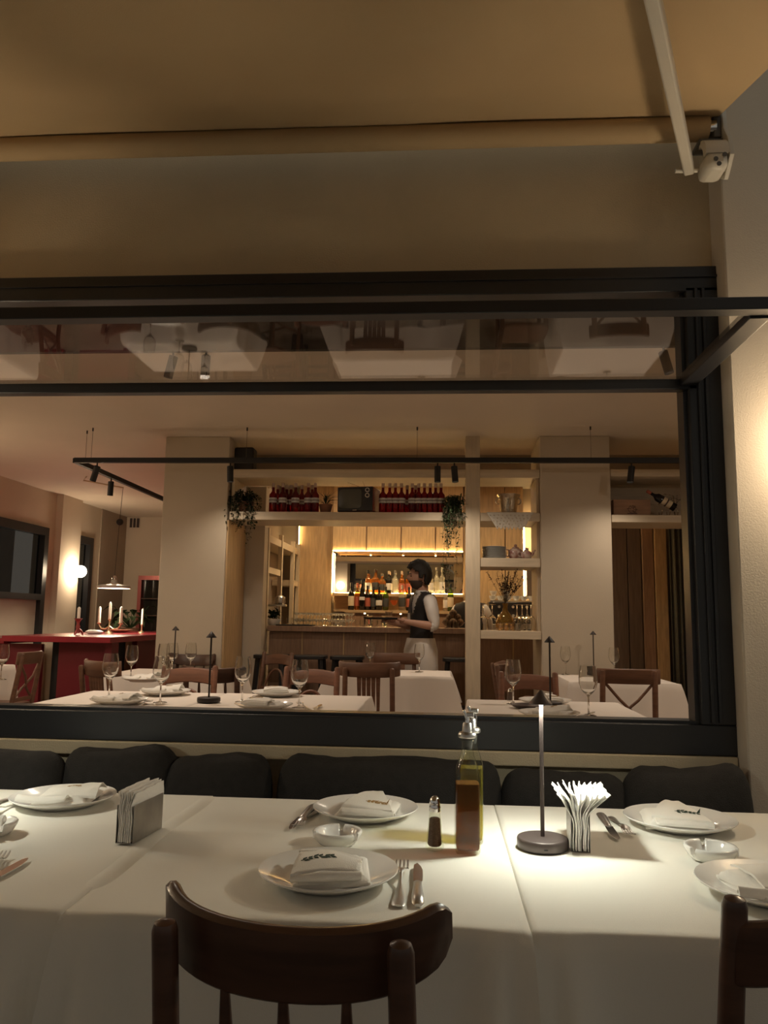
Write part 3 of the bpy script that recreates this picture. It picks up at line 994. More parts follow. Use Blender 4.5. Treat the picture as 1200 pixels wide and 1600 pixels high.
for (px, py, lab, rz, st, em, nlab, nd) in (
        (513, 1370, 'white dinner plate nearest the camera on the middle table', 0.16, 0, 'leaf_green', 'cream napkin with dark green sprig on the nearest plate', (0.005, 0.0)),
        (571, 1270, 'white dinner plate at the back of the middle table', -0.10, 1, 'leaf_tan', 'cream napkin with tan sprig on the back middle plate', (0.004, -0.005)),
        (99, 1252, 'white dinner plate at the back of the left table', 0.12, 2, 'leaf_tan', 'crumpled cream napkin with a tan thread on the left plate', (0.008, 0.0)),
        (1062, 1287, 'white dinner plate at the back of the right table', -0.12, 1, 'leaf_green', 'cream napkin with black-green sprig on the back right plate', (-0.02, -0.005)),
        (1205, 1392, 'white dinner plate cut by the right edge of the photo', 0.25, 2, 'leaf_tan', 'crumpled cream napkin on the plate behind the right chair', (0.0, 0.0))):
    q = gp(px, py, TZ + 0.01)
    place(pp, PU, (q.x, q.y, TZ + 0.003), 0, lab)
    napkin(q.x + nd[0], q.y + nd[1], rz, st, nlab, em=em)

# ashtrays: thick bowl, three notches in the rim
def make_ashtray():
    t = thing('ashtray', 'x', 'ashtray', (0, 0, 0), 0, 'white ashtrays on the terrace tables')
    n = 180
    prof = [(0.002, 0.003), (0.036, 0.0), (0.042, 0.002), (0.050, 0.010), (0.057, 0.022), (0.0585, 0.029), (0.056, 0.032), (0.050, 0.031), (0.046, 0.026), (0.040, 0.010), (0.034, 0.007), (0.002, 0.007)]
    rings = []
    for r, z in prof:
        rg = []
        for k in range(n):
            a = 2 * PI * k / n
            zz = z
            for na in (R(80), R(200), R(320)):
                d = abs((a - na + PI) % (2 * PI) - PI)
                if z > 0.016 and d < 0.12:
                    k_ = 1.0 if d < 0.075 else 0.5 + 0.5 * math.cos(PI * (d - 0.075) / 0.045)
                    zz = z - (z - 0.017) * k_
            rg.append((r * math.cos(a), r * math.sin(a), zz))
        rings.append(rg)
    MB().loft(rings).build('bowl', 'porcelain', t, angle=70)
    return t
at_, AU = make_ashtray(), []
for px, py, lab, rz in ((527, 1314, 'small white notched ashtray between the two middle plates', 0.1), (1111, 1339, 'small white notched ashtray on the right table', 0.2),
                        (-14, 1300, 'small white notched ashtray cut by the left photo edge', 0.0)):
    q = gp(px, py, TZ + 0.008)
    place(at_, AU, (q.x, q.y, TZ + 0.002), rz, lab)

# cutlery, lying along +Y with the tip forward
def make_fork():
    t = thing('fork', 'x', 'fork', (0, 0, 0), 0, 'steel forks')
    def zc(y):
        return 0.003 + 0.010 * math.exp(-((y - 0.03) / 0.028) ** 2) + 0.012 * max(0, (y - 0.055) / 0.04) ** 2 * 0.6 + 0.0015 * math.cos(y * 30)
    secs = [(-0.105, 0.008), (-0.100, 0.0105), (-0.085, 0.0105), (-0.05, 0.0068), (-0.01, 0.0036), (0.018, 0.0034), (0.030, 0.0075), (0.040, 0.0118), (0.052, 0.0124)]
    rg = []
    for y, w in secs:
        z = zc(y)
        rg.append([(-w, y, z), (0, y, z - 0.0012), (w, y, z), (w * 0.7, y, z + 0.0016), (0, y, z + 0.0022), (-w * 0.7, y, z + 0.0016)])
    MB().loft(rg).build('handle', 'steel', t, angle=50)
    for k in range(4):
        x = -0.0102 + 0.0068 * k
        rg = []
        for i in range(6):
            y = 0.050 + 0.045 * i / 5
            z = zc(y)
            w = 0.0020 * (1 - 0.5 * (i / 5) ** 2)
            rg.append([(x - w, y, z), (x + w, y, z), (x + w, y, z + 0.0018), (x - w, y, z + 0.0018)])
        MB().loft(rg).build('tine', 'steel', t)
    return t


def make_knife():
    t = thing('knife', 'x', 'knife', (0, 0, 0), 0, 'steel knives')
    rg = []
    for y, w, h in ((-0.110, 0.006, 0.005), (-0.105, 0.0095, 0.009), (-0.08, 0.0105, 0.0105), (-0.04, 0.0085, 0.009), (-0.005, 0.0068, 0.008), (0.0, 0.0072, 0.006)):
        rg.append([(w * math.cos(a), y, h / 2 + h / 2 * math.sin(a)) for a in [2 * PI * k / 10 for k in range(10)]])
    MB().loft(rg).build('handle', 'steel', t, angle=50)
    pts = [(-0.0075, 0.0), (0.0085, 0.0), (0.0095, 0.03), (0.0095, 0.062), (0.006, 0.085), (0.0, 0.102), (-0.006, 0.09), (-0.0075, 0.05)]
    MB().prism(pts, 0.0030, 0.0048).build('blade', 'chrome', t)
    return t
fk, FU = make_fork(), []
kn, KU = make_knife(), []


def lay(proto, used, a, b, lab, z=TZ + 0.003, L=0.2, group=None):
    """a, b: pixels of the handle end and the tip"""
    p, q = gp(a[0], a[1], z), gp(b[0], b[1], z)
    d = (q - p).normalized()
    k = max(1.0, min(1.22, (q - p).length / 0.21))
    c = p + d * 0.107 * k
    return place(proto, used, (c.x, c.y, z), math.atan2(d.y, d.x) - PI / 2, lab, group, scale=k)


lay(fk, FU, (622, 1418), (630, 1338), 'fork beside the nearest plate, tines pointing to the bench')
lay(kn, KU, (653, 1416), (652, 1352), 'table knife lying right of the nearest fork')
lay(kn, KU, (490, 1262), (452, 1300), 'knife left of the back middle plate')
lay(fk, FU, (497, 1266), (462, 1296), 'fork left of the back middle plate')
lay(kn, KU, (938, 1275), (968, 1318), 'dark-looking knife between the paper napkins and right plate')
lay(fk, FU, (954, 1277), (988, 1311), 'fork left of the back right plate')
lay(fk, FU, (-60, 1400), (24, 1322), 'fork at the left photo edge, tines up')
lay(kn, KU, (-70, 1410), (62, 1334), 'knife at the left photo edge under the fork')
lay(kn, KU, (36, 1243), (-40, 1268), 'knife left of the left back plate')
lay(fk, FU, (40, 1252), (-24, 1278), 'fork left of the left back plate')

# ------------------------------------------------------------------ oil and vinegar bottles
def sq_ring(w, z, e, n=32, r=None):
    out = []
    for k in range(n):
        a = 2 * PI * k / n
        c, s_ = math.cos(a), math.sin(a)
        out.append((w * math.copysign(abs(c) ** e, c), w * math.copysign(abs(s_) ** e, s_), z))
    return out


def cruet(loc, rz, liquid, level, label):
    t = thing('cruet_bottle', label, 'bottle', loc, rz, 'square glass cruets with pourers')
    prof = [(0.0265, 0.0, 0.22), (0.028, 0.004, 0.2), (0.0285, 0.02, 0.2), (0.0285, 0.150, 0.2), (0.0280, 0.165, 0.25), (0.0255, 0.183, 0.4), (0.0205, 0.200, 0.7), (0.0155, 0.215, 1), (0.0138, 0.225, 1), (0.0135, 0.245, 1), (0.0155, 0.247, 1), (0.0155, 0.253, 1), (0.0135, 0.255, 1)]
    MB().loft([sq_ring(w, z, e) for w, z, e in prof], caps=True).build('glass_body', 'oil_glass', t, angle=50)
    lp = [(0.024, 0.007, 0.22), (0.0262, 0.012, 0.2), (0.0262, level * 0.6, 0.2), (0.0262, level, 0.2)]
    MB().loft([sq_ring(w, z, e) for w, z, e in lp]).build('liquid', liquid, t, angle=50)
    MB().lathe([(0.0135, 0.246), (0.0118, 0.232), (0.011, 0.228), (0.0122, 0.240), (0.0130, 0.25)], 16).build('rubber_stopper', 'rubber', t)
    MB().lathe([(0.0205, 0.254), (0.0215, 0.256), (0.0215, 0.262), (0.019, 0.266), (0.012, 0.268), (0.0105, 0.285), (0.009, 0.288)], 20).build('pourer_collar', 'steel', t)
    MB().tube([(0, 0, 0.284), (0.0, 0, 0.298), (-0.004, 0, 0.308), (-0.009, 0, 0.316)], [0.006, 0.0055, 0.0045, 0.004], 10).build('spout', 'chrome', t)
    MB().tube([(0.010, 0, 0.268), (0.011, 0, 0.292), (0.006, 0, 0.306)], 0.0022, 8).build('air_tube', 'chrome', t)
    MB().box(-0.002, 0.016, -0.006, 0.006, 0.300, 0.312).build('flap', 'steel', t, bevel=0.002)
    return t


q = gp(730, 1331, TZ)
cruet((q.x, q.y, TZ + 0.002), R(4), 'vinegar', 0.152, 'square glass bottle of brown vinegar with a steel pourer')
cruet((q.x + 0.014, q.y + 0.085, TZ + 0.002), R(-5), 'oil', 0.172, 'square glass bottle of green oil hidden behind the vinegar')

# pepper shaker
q = gp(679, 1328, TZ)
t = thing('pepper_shaker', 'tapered glass pepper shaker with a domed chrome cap', 'shaker', (q.x, q.y, TZ + 0.002))
MB().lathe([(0.0205, 0.0), (0.0222, 0.003), (0.0215, 0.009), (0.0185, 0.020), (0.0125, 0.082), (0.0122, 0.088)], 10).build('glass_body', 'oil_glass', t, angle=25)
MB().lathe([(0.014, 0.008), (0.0165, 0.012), (0.0125, 0.068), (0.010, 0.070)], 10).build('ground_pepper', 'pepper', t)
MB().lathe([(0.0130, 0.084), (0.0137, 0.086), (0.0130, 0.090), (0.0137, 0.093), (0.0125, 0.096), (0.0122, 0.101), (0.0125, 0.107), (0.010, 0.114), (0.005, 0.118), (0.001, 0.119)], 18).build('cap', 'chrome', t)

# ------------------------------------------------------------------ table lamps
def make_lamp(label, m, lit, group):
    t = thing('table_lamp', label, 'lamp', (0, 0, 0), 0, group)
    MB().lathe([(0.052, 0.0), (0.0585, 0.002), (0.060, 0.006), (0.060, 0.020), (0.0585, 0.0235), (0.055, 0.025), (0.002, 0.026)], 48).build('base', m, t, angle=50)
    MB().tube([(0, 0, 0.024), (0, 0, 0.332)], 0.0048, 14).build('pole', m, t)
    MB().lathe([(0.0270, 0.330), (0.0278, 0.3305), (0.0272, 0.333), (0.003, 0.362), (0.0005, 0.363)], 32, cap0=False).build('shade', m, t, angle=50)
    MB().lathe([(0.0060, 0.3325), (0.0255, 0.3325), (0.0255, 0.3335), (0.0060, 0.3335)], 24, cap0=False, cap1=False).build('diffuser', 'lamp_led' if lit else m, t)
    MB().box(-0.0045, 0.0045, -0.0603, -0.0585, 0.009, 0.012).build('charging_port', 'black_matte', t)
    return t


lm = make_lamp('lit bronze cordless table lamp with a small cone shade', 'bronze', True, 'bronze table lamps on the terrace')
LU = []
q = gp(848, 1326, TZ)
place(lm, LU, (q.x, q.y, TZ + 0.002), 0, 'lit bronze table lamp with small cone shade on the right table')
place(lm, LU, (-1.36, 2.02, TZ + 0.006), 0, 'lit bronze table lamp on the left table past the photo edge')

# ------------------------------------------------------------------ napkin holders with paper napkins
def holder(loc, rz, n_nap, label, flare, nlabel, tall=0.0, paper_h=0.105, outw=0.0):
    t = thing('napkin_holder', label, 'napkin holder', loc, rz, 'steel napkin holders')
    w, d, h = 0.075, 0.021, 0.085
    for sy in (-1, 1):
        MB().box(-w, w, sy * d - 0.0008, sy * d + 0.0008, 0, h).build('side_plate', 'brushed', t, bevel=0.0006)
    MB().box(-w, w, -d, d, 0, 0.0016).build('base_plate', 'brushed', t)
    for k in range(n_nap):
        a = (k + 0.5) / n_nap * 2 - 1
        y0 = a * (d - 0.0035)
        ph = random.random() * 6
        hh = paper_h + random.uniform(-0.004, 0.004)
        def fn(u, v, a=a, y0=y0, ph=ph, hh=hh):
            x = -w * 1.02 + 2.04 * w * u + 0.010 * tall * v * v
            z = 0.003 + hh * v
            y = y0 + 0.0036 * math.sin(v * 11 + u * 3 + ph * 0.3) * v + flare * a * max(0, v - 0.55) ** 1.5 + outw * max(0, v - 0.6) ** 1.4 + 0.0015 * math.sin(u * 17 + ph)
            return Vector((x, y, z))
        th = 0.0022
        mb = MB()
        nu, nv = 14, 12
        vv, ff = [], []
        for sgn in (-1, 1):
            for j in range(nv + 1):
                for i in range(nu + 1):
                    vv.append(fn(i / nu, j / nv) + Vector((0, sgn * th / 2, 0)))
        W1 = nu + 1
        N1 = W1 * (nv + 1)
        for j in range(nv):
            for i in range(nu):
                b = j * W1 + i
                ff.append((b, b + 1, b + W1 + 1, b + W1))
                ff.append((N1 + b, N1 + b + W1, N1 + b + W1 + 1, N1 + b + 1))
        for i in range(nu):
            b = nv * W1 + i
            ff.append((b, b + 1, N1 + b + 1, N1 + b))
        for j in range(nv):
            for b in (j * W1, j * W1 + nu):
                ff.append((b, b + W1, N1 + b + W1, N1 + b))
        mb.add(vv, ff)
        o = mb.build('paper_napkin', 'paper', None, angle=60)
        o.location = loc
        o.rotation_euler = (0, 0, rz)
        tag(o, nlabel, 'paper napkin', nlabel.replace('one of the ', ''))
    return t


qa, qb = gp(208, 1326, TZ + 0.002), gp(248, 1292, TZ + 0.002)
c = (qa + qb) / 2
holder((c.x - 0.018, c.y, TZ + 0.006), R(84), 9, 'steel napkin holder standing on the left table', 0.02, 'one of the white paper napkins in the left steel holder', paper_h=0.112)
q = gp(906, 1318, TZ + 0.002)
holder((q.x - 0.004, q.y, TZ + 0.002), R(85), 10, 'steel napkin holder right of the lit lamp', 0.16, 'one of the bright paper napkins fanned beside the lit lamp', tall=-1.6, paper_h=0.128, outw=-0.02)

# ================================================================== chairs (sitter looks to +Y, back at -Y)
def make_chair(kind, m, label, group, lean=0.06):
    t = thing('dining_chair', label, 'chair', (0, 0, 0), 0, group)
    pts = []
    for k in range(28):
        a = 2 * PI * k / 28
        c, s_ = math.cos(a), math.sin(a)
        pts.append((0.215 * math.copysign(abs(c) ** 0.5, c) * (1 + 0.06 * s_), 0.205 * math.copysign(abs(s_) ** 0.5, s_)))
    MB().prism(pts, 0.435, 0.465).build('seat', m, t, bevel=0.006)
    for sx in (-1, 1):
        MB().tube([(sx * 0.18, 0.165, 0.437), (sx * 0.185, 0.17, 0.22), (sx * 0.19, 0.18, 0)], [0.019, 0.017, 0.013], 10).build('leg', m, t)
        top = 0.845 if kind in 'AC' else 0.875
        rr = 0.0185
        MB().tube([(sx * 0.185, -0.21, 0), (sx * 0.178, -0.195, 0.25), (sx * 0.172, -0.19, 0.45), (sx * 0.17, -0.19 - lean * 0.55, 0.66), (sx * 0.168, -0.19 - lean, top - 0.015), (sx * 0.168, -0.19 - lean * 1.02, top - 0.004), (sx * 0.168, -0.19 - lean * 1.02, top)],
                  [0.015, 0.018, 0.019, 0.019, rr, rr * 0.8, rr * 0.3], 14).build('leg', m, t)
        MB().tube([(sx * 0.185, 0.17, 0.2), (sx * 0.18, -0.195, 0.2)], 0.010, 8).build('stretcher', m, t)
    MB().tube([(-0.18, -0.015, 0.2), (0.18, -0.015, 0.2)], 0.010, 8).build('stretcher', m, t)

    def rail(halfw, y_mid, y_end, z_top, dz_end, h_mid, h_end, th, wave=0.0, horn=False):
        rg = []
        n = 28
        for i in range(n + 1):
            u = -1 + 2 * i / n
            x = halfw * math.sin(u * 1.25) / math.sin(1.25)
            y = y_mid + (y_end - y_mid) * (u * u) ** 0.95
            zt = z_top + dz_end * abs(u) ** 2.6 + wave * math.cos(u * PI) * (1 if abs(u) < 0.98 else 1)
            h = h_mid + (h_end - h_mid) * abs(u) ** 3
            if horn:
                e = max(0, abs(u) - 0.86) / 0.14
                zt -= 0.018 * e * e
                h = h * (1 - 0.42 * e * e)
            zb = zt - h
            # direction along the rail -> side vector
            u2 = u + 0.01
            dx = halfw * math.cos(u * 1.25) * 1.25 / math.sin(1.25)
            dy = (y_end - y_mid) * 2 * u
            l = math.hypot(dx, dy)
            sx_, sy_ = -dy / l, dx / l
            hy = th / 2
            k = 0.25 * h
            tilt = 0.008
            rg.append([(x - sx_ * hy, y - sy_ * hy - tilt, zt - 0.006), (x - sx_ * hy * 0.4, y - sy_ * hy * 0.4 - tilt, zt), (x + sx_ * hy * 0.4, y + sy_ * hy * 0.4 - tilt, zt), (x + sx_ * hy, y + sy_ * hy - tilt, zt - 0.006),
                       (x + sx_ * hy, y + sy_ * hy, zb + 0.006), (x + sx_ * hy * 0.4, y + sy_ * hy * 0.4, zb), (x - sx_ * hy * 0.4, y - sy_ * hy * 0.4, zb), (x - sx_ * hy, y - sy_ * hy, zb + 0.006)])
        return MB().loft(rg)
    yb = -0.19 - lean
    if kind == 'A':          # wide curved rail with horn ends, turned spindles
        rail(0.214, yb + 0.012, yb + 0.125, 0.848, 0.022, 0.100, 0.085, 0.022, horn=True).build('top_rail', m, t, angle=50)
        for x in (-0.085, 0.0, 0.09):
            MB().tube([(x, -0.175, 0.46), (x, -0.195, 0.55), (x, yb + 0.012 + 0.02, 0.70), (x, yb + 0.022, 0.765)], [0.008, 0.011, 0.0095, 0.006], 10).build('spindle', m, t)
    elif kind == 'B':        # rail between the posts, hoop below it
        rail(0.168, yb - 0.018, yb + 0.004, 0.850, 0.0, 0.092, 0.092, 0.02, wave=0.008).build('top_rail', m, t, angle=50)
        hoop = []
        for i in range(17):
            a = PI * i / 16
            hoop.append((0.115 * math.cos(a), -0.185 - lean * (0.1 + 0.75 * math.sin(a)), 0.465 + 0.255 * math.sin(a) ** 0.8))
        MB().tube(hoop, 0.0105, 10).build('hoop', m, t)
        MB().bar((-0.17, -0.20, 0.55), (0.17, -0.20, 0.55), 0.016, 0.03).build('lower_rail', m, t)
    elif kind == 'C':        # curved rail, vertical slats
        rail(0.215, yb + 0.006, yb + 0.075, 0.880, 0.006, 0.105, 0.10, 0.02).build('top_rail', m, t, angle=50)
        for k in range(5):
            x = -0.085 + 0.0425 * k
            mb = MB()
            mb.loft([[(x * 0.8 - w_, y_ - 0.005, z_), (x * 0.8 + w_, y_ - 0.005, z_), (x * 0.8 + w_, y_ + 0.005, z_), (x * 0.8 - w_, y_ + 0.005, z_)] for w_, y_, z_ in
                     ((0.010, -0.19, 0.50), (0.0115, -0.20, 0.60), (0.014, yb + 0.025, 0.70), (0.016, yb + 0.014, 0.785))])
            mb.build('slat', m, t)
        MB().bar((-0.172, -0.192, 0.515), (0.172, -0.192, 0.515), 0.018, 0.035).build('lower_rail', m, t)
    else:                    # crossed back
        rail(0.20, yb - 0.012, yb + 0.03, 0.885, 0.0, 0.100, 0.10, 0.02).build('top_rail', m, t, angle=50)
        for sx in (-1, 1):
            MB().tube([(sx * 0.155, yb + 0.01, 0.79), (sx * 0.06, yb + 0.01, 0.68), (sx * -0.04, -0.20, 0.585), (sx * -0.155, -0.19, 0.50)], 0.010, 8).build('cross_bar', m, t)
        MB().bar((-0.172, -0.192, 0.50), (0.172, -0.192, 0.50), 0.016, 0.03).build('lower_rail', m, t)
    return t


# terrace chairs
ca = make_chair('A', 'wood_dark', 'dark brown wooden chair with curved horned top rail, nearest the camera', 'terrace chairs')
ca.location = (-0.185, 1.375, 0.012)
ca.rotation_euler = (0, 0, R(-7))
cb = make_chair('B', 'wood_dark', 'dark wooden chair with round post tops at the right photo edge', 'terrace chairs', 0.07)
cb.location = (0.583, 1.52, 0.010)
cb.rotation_euler = (0, 0, R(4))

# ================================================================== INSIDE: tables
IZ = 0.834


def in_table(x0, x1, y0, y1, lab, lab2, seed, drop=0.40, flare=(0.03, 0.03, 0.03, 0.03)):
    table(x0, x1, y0, y1, IZ - 0.001, FL, lab)
    tablecloth('tablecloth', x0, x1, y0, y1, IZ, drop, 'linen_in', lab2, 'tablecloth', 'pale tablecloths inside', flare=flare, seed=seed, nx=26, ny=26, folds=0.014)


in_table(-2.03, -1.243, 3.72, 4.60, 'inside table left of the seam by the window', 'pale cloth on the inside window table, left half', 1.1, flare=(0.03, 0.002, 0.03, 0.03))
in_table(-1.236, -0.40, 3.72, 4.62, 'inside table right of the seam by the window', 'pale cloth on the inside window table, right half', 2.7, flare=(0.002, 0.035, 0.03, 0.03))
in_table(0.17, 0.985, 3.64, 4.56, 'inside window table behind the terrace lamp', 'pale cloth on the inside table behind the terrace lamp', 3.3)
in_table(-0.88, 0.09, 6.32, 7.02, 'inside table in front of the waiter', 'pale cloth on the table in front of the waiter', 4.9, drop=0.28)
in_table(-2.52, -1.62, 5.85, 6.55, 'inside table in front of the left pillar', 'pale cloth on the table in front of the left pillar', 5.5, drop=0.27)
in_table(0.98, 1.76, 6.05, 6.80, 'inside table in front of the right pillar', 'pale cloth on the table in front of the right pillar', 6.6, drop=0.55, flare=(0.03, 0.06, 0.03, 0.03))
in_table(-4.55, -3.72, 6.0, 6.75, 'inside table at the left photo edge', 'pale cloth on the table by the red counter, left photo edge', 7.9, drop=0.5)

# inside chairs; rz turns the sitter's view from +Y
protos = {}


def chair_in(kind, m, x, y, rz, label):
    key = (kind, m)
    if key not in protos:
        protos[key] = (make_chair(kind, m, 'x', 'dining chairs inside'), [])
    p, u = protos[key]
    return place(p, u, (x, y, FL), R(rz), label)


chair_in('B', 'wood_red', -1.62, 4.86, 180, 'red-brown hoop back chair behind the left half of the window table')
chair_in('B', 'wood_red', -0.84, 4.95, 178, 'red-brown hoop back chair behind the right half of the window table')
chair_in('B', 'wood_red', 0.565, 4.84, 181, 'red-brown hoop back chair behind the table with the dark dish')
chair_in('C', 'wood_brown', -0.50, 5.92, 0, 'brown slat back chair with its back to the window, before the waiter')
chair_in('C', 'wood_brown', -0.38, 7.12, 184, 'brown chair on the waiter side of his table')
chair_in('A', 'wood_dark2', -1.55, 5.50, 8, 'dark brown spindle chair near the left pillar table, back to window')
chair_in('A', 'wood_dark2', -2.20, 6.82, 178, 'dark curved rail chair against the left pillar')
chair_in('C', 'wood_brown', -2.20, 5.50, -35, 'brown slatted chair with a lit rim by the red counter')
chair_in('D', 'wood_brown', 1.28, 5.68, -4, 'brown cross back chair in front of the right pillar')
chair_in('A', 'wood_brown', 0.70, 6.5, -88, 'curved rail chair at the left side of the right pillar table')
chair_in('A', 'wood_brown', 1.15, 7.0, 178, 'curved rail chair against the right pillar')
chair_in('D', 'wood_brown', -3.60, 6.35, 92, 'dark brown chair at the left photo edge beside the red counter')
chair_in('B', 'wood_brown', -1.60, 7.02, 150, 'brown post back chair between left pillar and bar stools')

# ------------------------------------------------------------------ wine glasses
wg = thing('wine_glass', 'x', 'wine glass', (0, 0, 0), 0, 'empty wine glasses inside')
MB().lathe([(0.036, 0.0), (0.0365, 0.002), (0.030, 0.004), (0.010, 0.007), (0.0045, 0.014), (0.0038, 0.05), (0.0042, 0.085), (0.008, 0.096), (0.022, 0.108), (0.036, 0.127), (0.0435, 0.152), (0.0435, 0.180), (0.040, 0.208), (0.0350, 0.234),
            (0.0342, 0.234), (0.039, 0.206), (0.0425, 0.180), (0.0425, 0.152), (0.035, 0.128), (0.021, 0.110), (0.003, 0.104)], 28).build('glass', 'crystal', wg, angle=60)
GU = []
for px, py, lab in ((170, 1090, 'wine glass leftmost on the window table'), (250, 1098, 'wine glass second from left on the window table'),
                    (378, 1097, 'wine glass right of the dark lamp on the window table'), (467, 1106, 'wine glass rightmost on the joined window table'),
                    (802, 1100, 'wine glass left of the lamp on the right window table'), (920, 1119, 'wine glass at the front of the right window table'),
                    (655, 1050, 'wine glass in front of the white-trousered waiter'), (578, 1047, 'wine glass left of the waiter on his table'),
                    (204, 1062, 'wine glass in front of the red counter'), (254, 1056, 'wine glass left of the thin lamp by the left pillar'),
                    (268, 1053, 'wine glass touching the thin lamp by the left pillar'), (297, 1052, 'wine glass in front of the left pillar, right of the lamp'),
                    (884, 1054, 'wine glass in front of the right pillar'), (960, 1057, 'wine glass in front of the dark passage panels'), (1, 1062, 'wine glass at the left photo edge')):
    q = gp(px, py, IZ + 0.003)
    place(wg, GU, (q.x, q.y, IZ + 0.003), 0, lab)

# lamps inside (unlit)
li = make_lamp('x', 'bronze_dark', False, 'unlit table lamps inside')
LI = []
for px, py, lab in ((326, 1097, 'unlit dark table lamp on the joined window table'), (860, 1104, 'unlit dark table lamp on the right window table'),
                    (271, 1054, 'unlit thin dark lamp in front of the left pillar'), (928, 1053, 'unlit thin dark lamp in front of the right pillar')):
    q = gp(px, py, IZ + 0.003)
    place(li, LI, (q.x, q.y, IZ + 0.003), 0, lab)

# plates and napkins inside
for i, (px, py, lab, st) in enumerate(((186, 1097, 'plate at the front left of the inside window table', 2), (258, 1083, 'plate behind the wine glasses, left half of the window table', 2),
                               (432, 1085, 'plate at the back of the window table, right half', 0), (412, 1105, 'plate at the front of the window table, right half', 0),
                               (852, 1098, 'plate behind the lamp on the right window table', 1), (858, 1118, 'plate at the front of the right window table', 2),
                               (224, 1063, 'plate on the table in front of the left pillar', 2))):
    q = gp(px, py, IZ + 0.01)
    place(pp, PU, (q.x, q.y, IZ + 0.003), 0, 'white ' + lab, 'white plates inside')
    napkin(q.x, q.y, 0.3 * (i % 3 - 1), st, 'folded napkin on the ' + lab, z=IZ + 0.011, group='folded napkins inside', em='leaf_tan')
for a, b, lab, pr, us in (((482, 1109), (462, 1098), 'fork right of the front window table plate', fk, FU), ((490, 1111), (505, 1100), 'knife right of the front window table plate', kn, KU),
                          ((165, 1091), (205, 1081), 'knife behind the front left inside plate', kn, KU), ((212, 1106), (236, 1097), 'fork by the second inside wine glass', fk, FU),
                          ((388, 1095), (405, 1084), 'knife beside the third inside wine glass', kn, KU), ((905, 1122), (935, 1112), 'knife under the front right inside wine glass', kn, KU)):
    lay(pr, us, a, b, lab, IZ + 0.004)
q = gp(822, 1107, IZ)
o = MB().lathe([(0.05, 0.0), (0.065, 0.006), (0.078, 0.016), (0.076, 0.018), (0.06, 0.010), (0.002, 0.008)], 28).build('small_dish', 'bronze')
o.location = (q.x, q.y, IZ + 0.003)
tag(o, 'small dark metal dish on the right window table', 'dish')
q = gp(797, 1096, IZ)
t = thing('salt_shaker', 'small chrome topped shaker behind the dark dish', 'shaker', (q.x, q.y, IZ + 0.003))
MB().lathe([(0.018, 0), (0.013, 0.05)], 10).build('glass_body', 'clear_glass', t)
MB().lathe([(0.014, 0.05), (0.012, 0.062), (0.004, 0.07)], 12).build('cap', 'chrome', t)

# ------------------------------------------------------------------ bar stools
st = thing('bar_stool', 'x', 'stool', (0, 0, 0), 0, 'black stools at the bar')
pts = [(0.165 * math.copysign(abs(math.cos(a)) ** 0.4, math.cos(a)), 0.15 * math.copysign(abs(math.sin(a)) ** 0.4, math.sin(a))) for a in [2 * PI * k / 24 for k in range(24)]]
MB().prism(pts, 0.79, 0.825).build('seat', 'stool', st, bevel=0.006)
for sx in (-1, 1):
    for sy in (-1, 1):
        MB().bar((sx * 0.115, sy * 0.10, 0.79), (sx * 0.165, sy * 0.16, 0.0), 0.034, 0.034).build('leg', 'stool', st)
    MB().bar((sx * 0.158, -0.14, 0.28), (sx * 0.158, 0.14, 0.28), 0.022, 0.03).build('foot_rail', 'stool', st)
    MB().bar((-0.152, sx * 0.135, 0.34), (0.152, sx * 0.135, 0.34), 0.022, 0.03).build('foot_rail', 'stool', st)
SU = []
for x, lab in ((-1.66, 'black bar stool leftmost, beside the left pillar'), (-1.27, 'second black bar stool from the left pillar'), (-0.90, 'third black bar stool from the left pillar'), (0.20, 'black bar stool right of the waiter by the post')):
    place(st, SU, (x, 7.82, FL), 0, lab)

# ================================================================== track lights
def track(pts, label):
    t = thing('light_track', label, 'light track', (0, 0, 0))
    for a, b in zip(pts, pts[1:]):
        MB().bar(a, b, 0.04, 0.044).build('rail', 'black_matte', t)
    return t


tr = track([(3.3, 6.75, 2.655), (-3.29, 6.75, 2.655), (-3.29, 12.4, 2.655)], 'long black suspended light track turning back at its left end')
for x, y in ((-3.14, 6.75), (-3.24, 6.85), (-1.72, 6.75), (-0.20, 6.75), (1.30, 6.75), (2.7, 6.75)):
    MB().tube([(x, y, 2.675), (x, y, CE)], 0.0016, 6).build('wire', 'stem', tr)
    MB().tube([(x, y, CE - 0.03), (x, y, CE)], 0.007, 8).build('wire_clip', 'bronze_dark', tr)
t2 = track([(-5.0, 4.62, 2.935), (3.3, 4.62, 2.935)], 'black ceiling light track near the window')


def spot(x, y, ztop, aim, label, energy, size=95, stem=0.05):
    t = thing('track_spotlight', label, 'spotlight', (x, y, ztop), 0, 'black track spotlights')
    d = Vector(aim).normalized()
    MB().tube([(0, 0, 0.0), (0, 0, -stem)], 0.007, 8).build('stem', 'black_matte', t)
    c = Vector((0, 0, -stem))
    MB().tube([c - d * 0.02, c - d * 0.018, c + d * 0.122, c + d * 0.122, c + d * 0.09, c - d * 0.01], [0.024, 0.028, 0.028, 0.0255, 0.0255, 0.02], 18).build('housing', 'black_matte', t)
    MB().tube([c + d * 0.085, c + d * 0.088], 0.020, 14).build('lens', 'spot_led', t)
    light('spot_light', 'SPOT', c + d * 0.135, energy, WARM, 0.03, t, d, min(160, size + 40), 1.0)
    return t


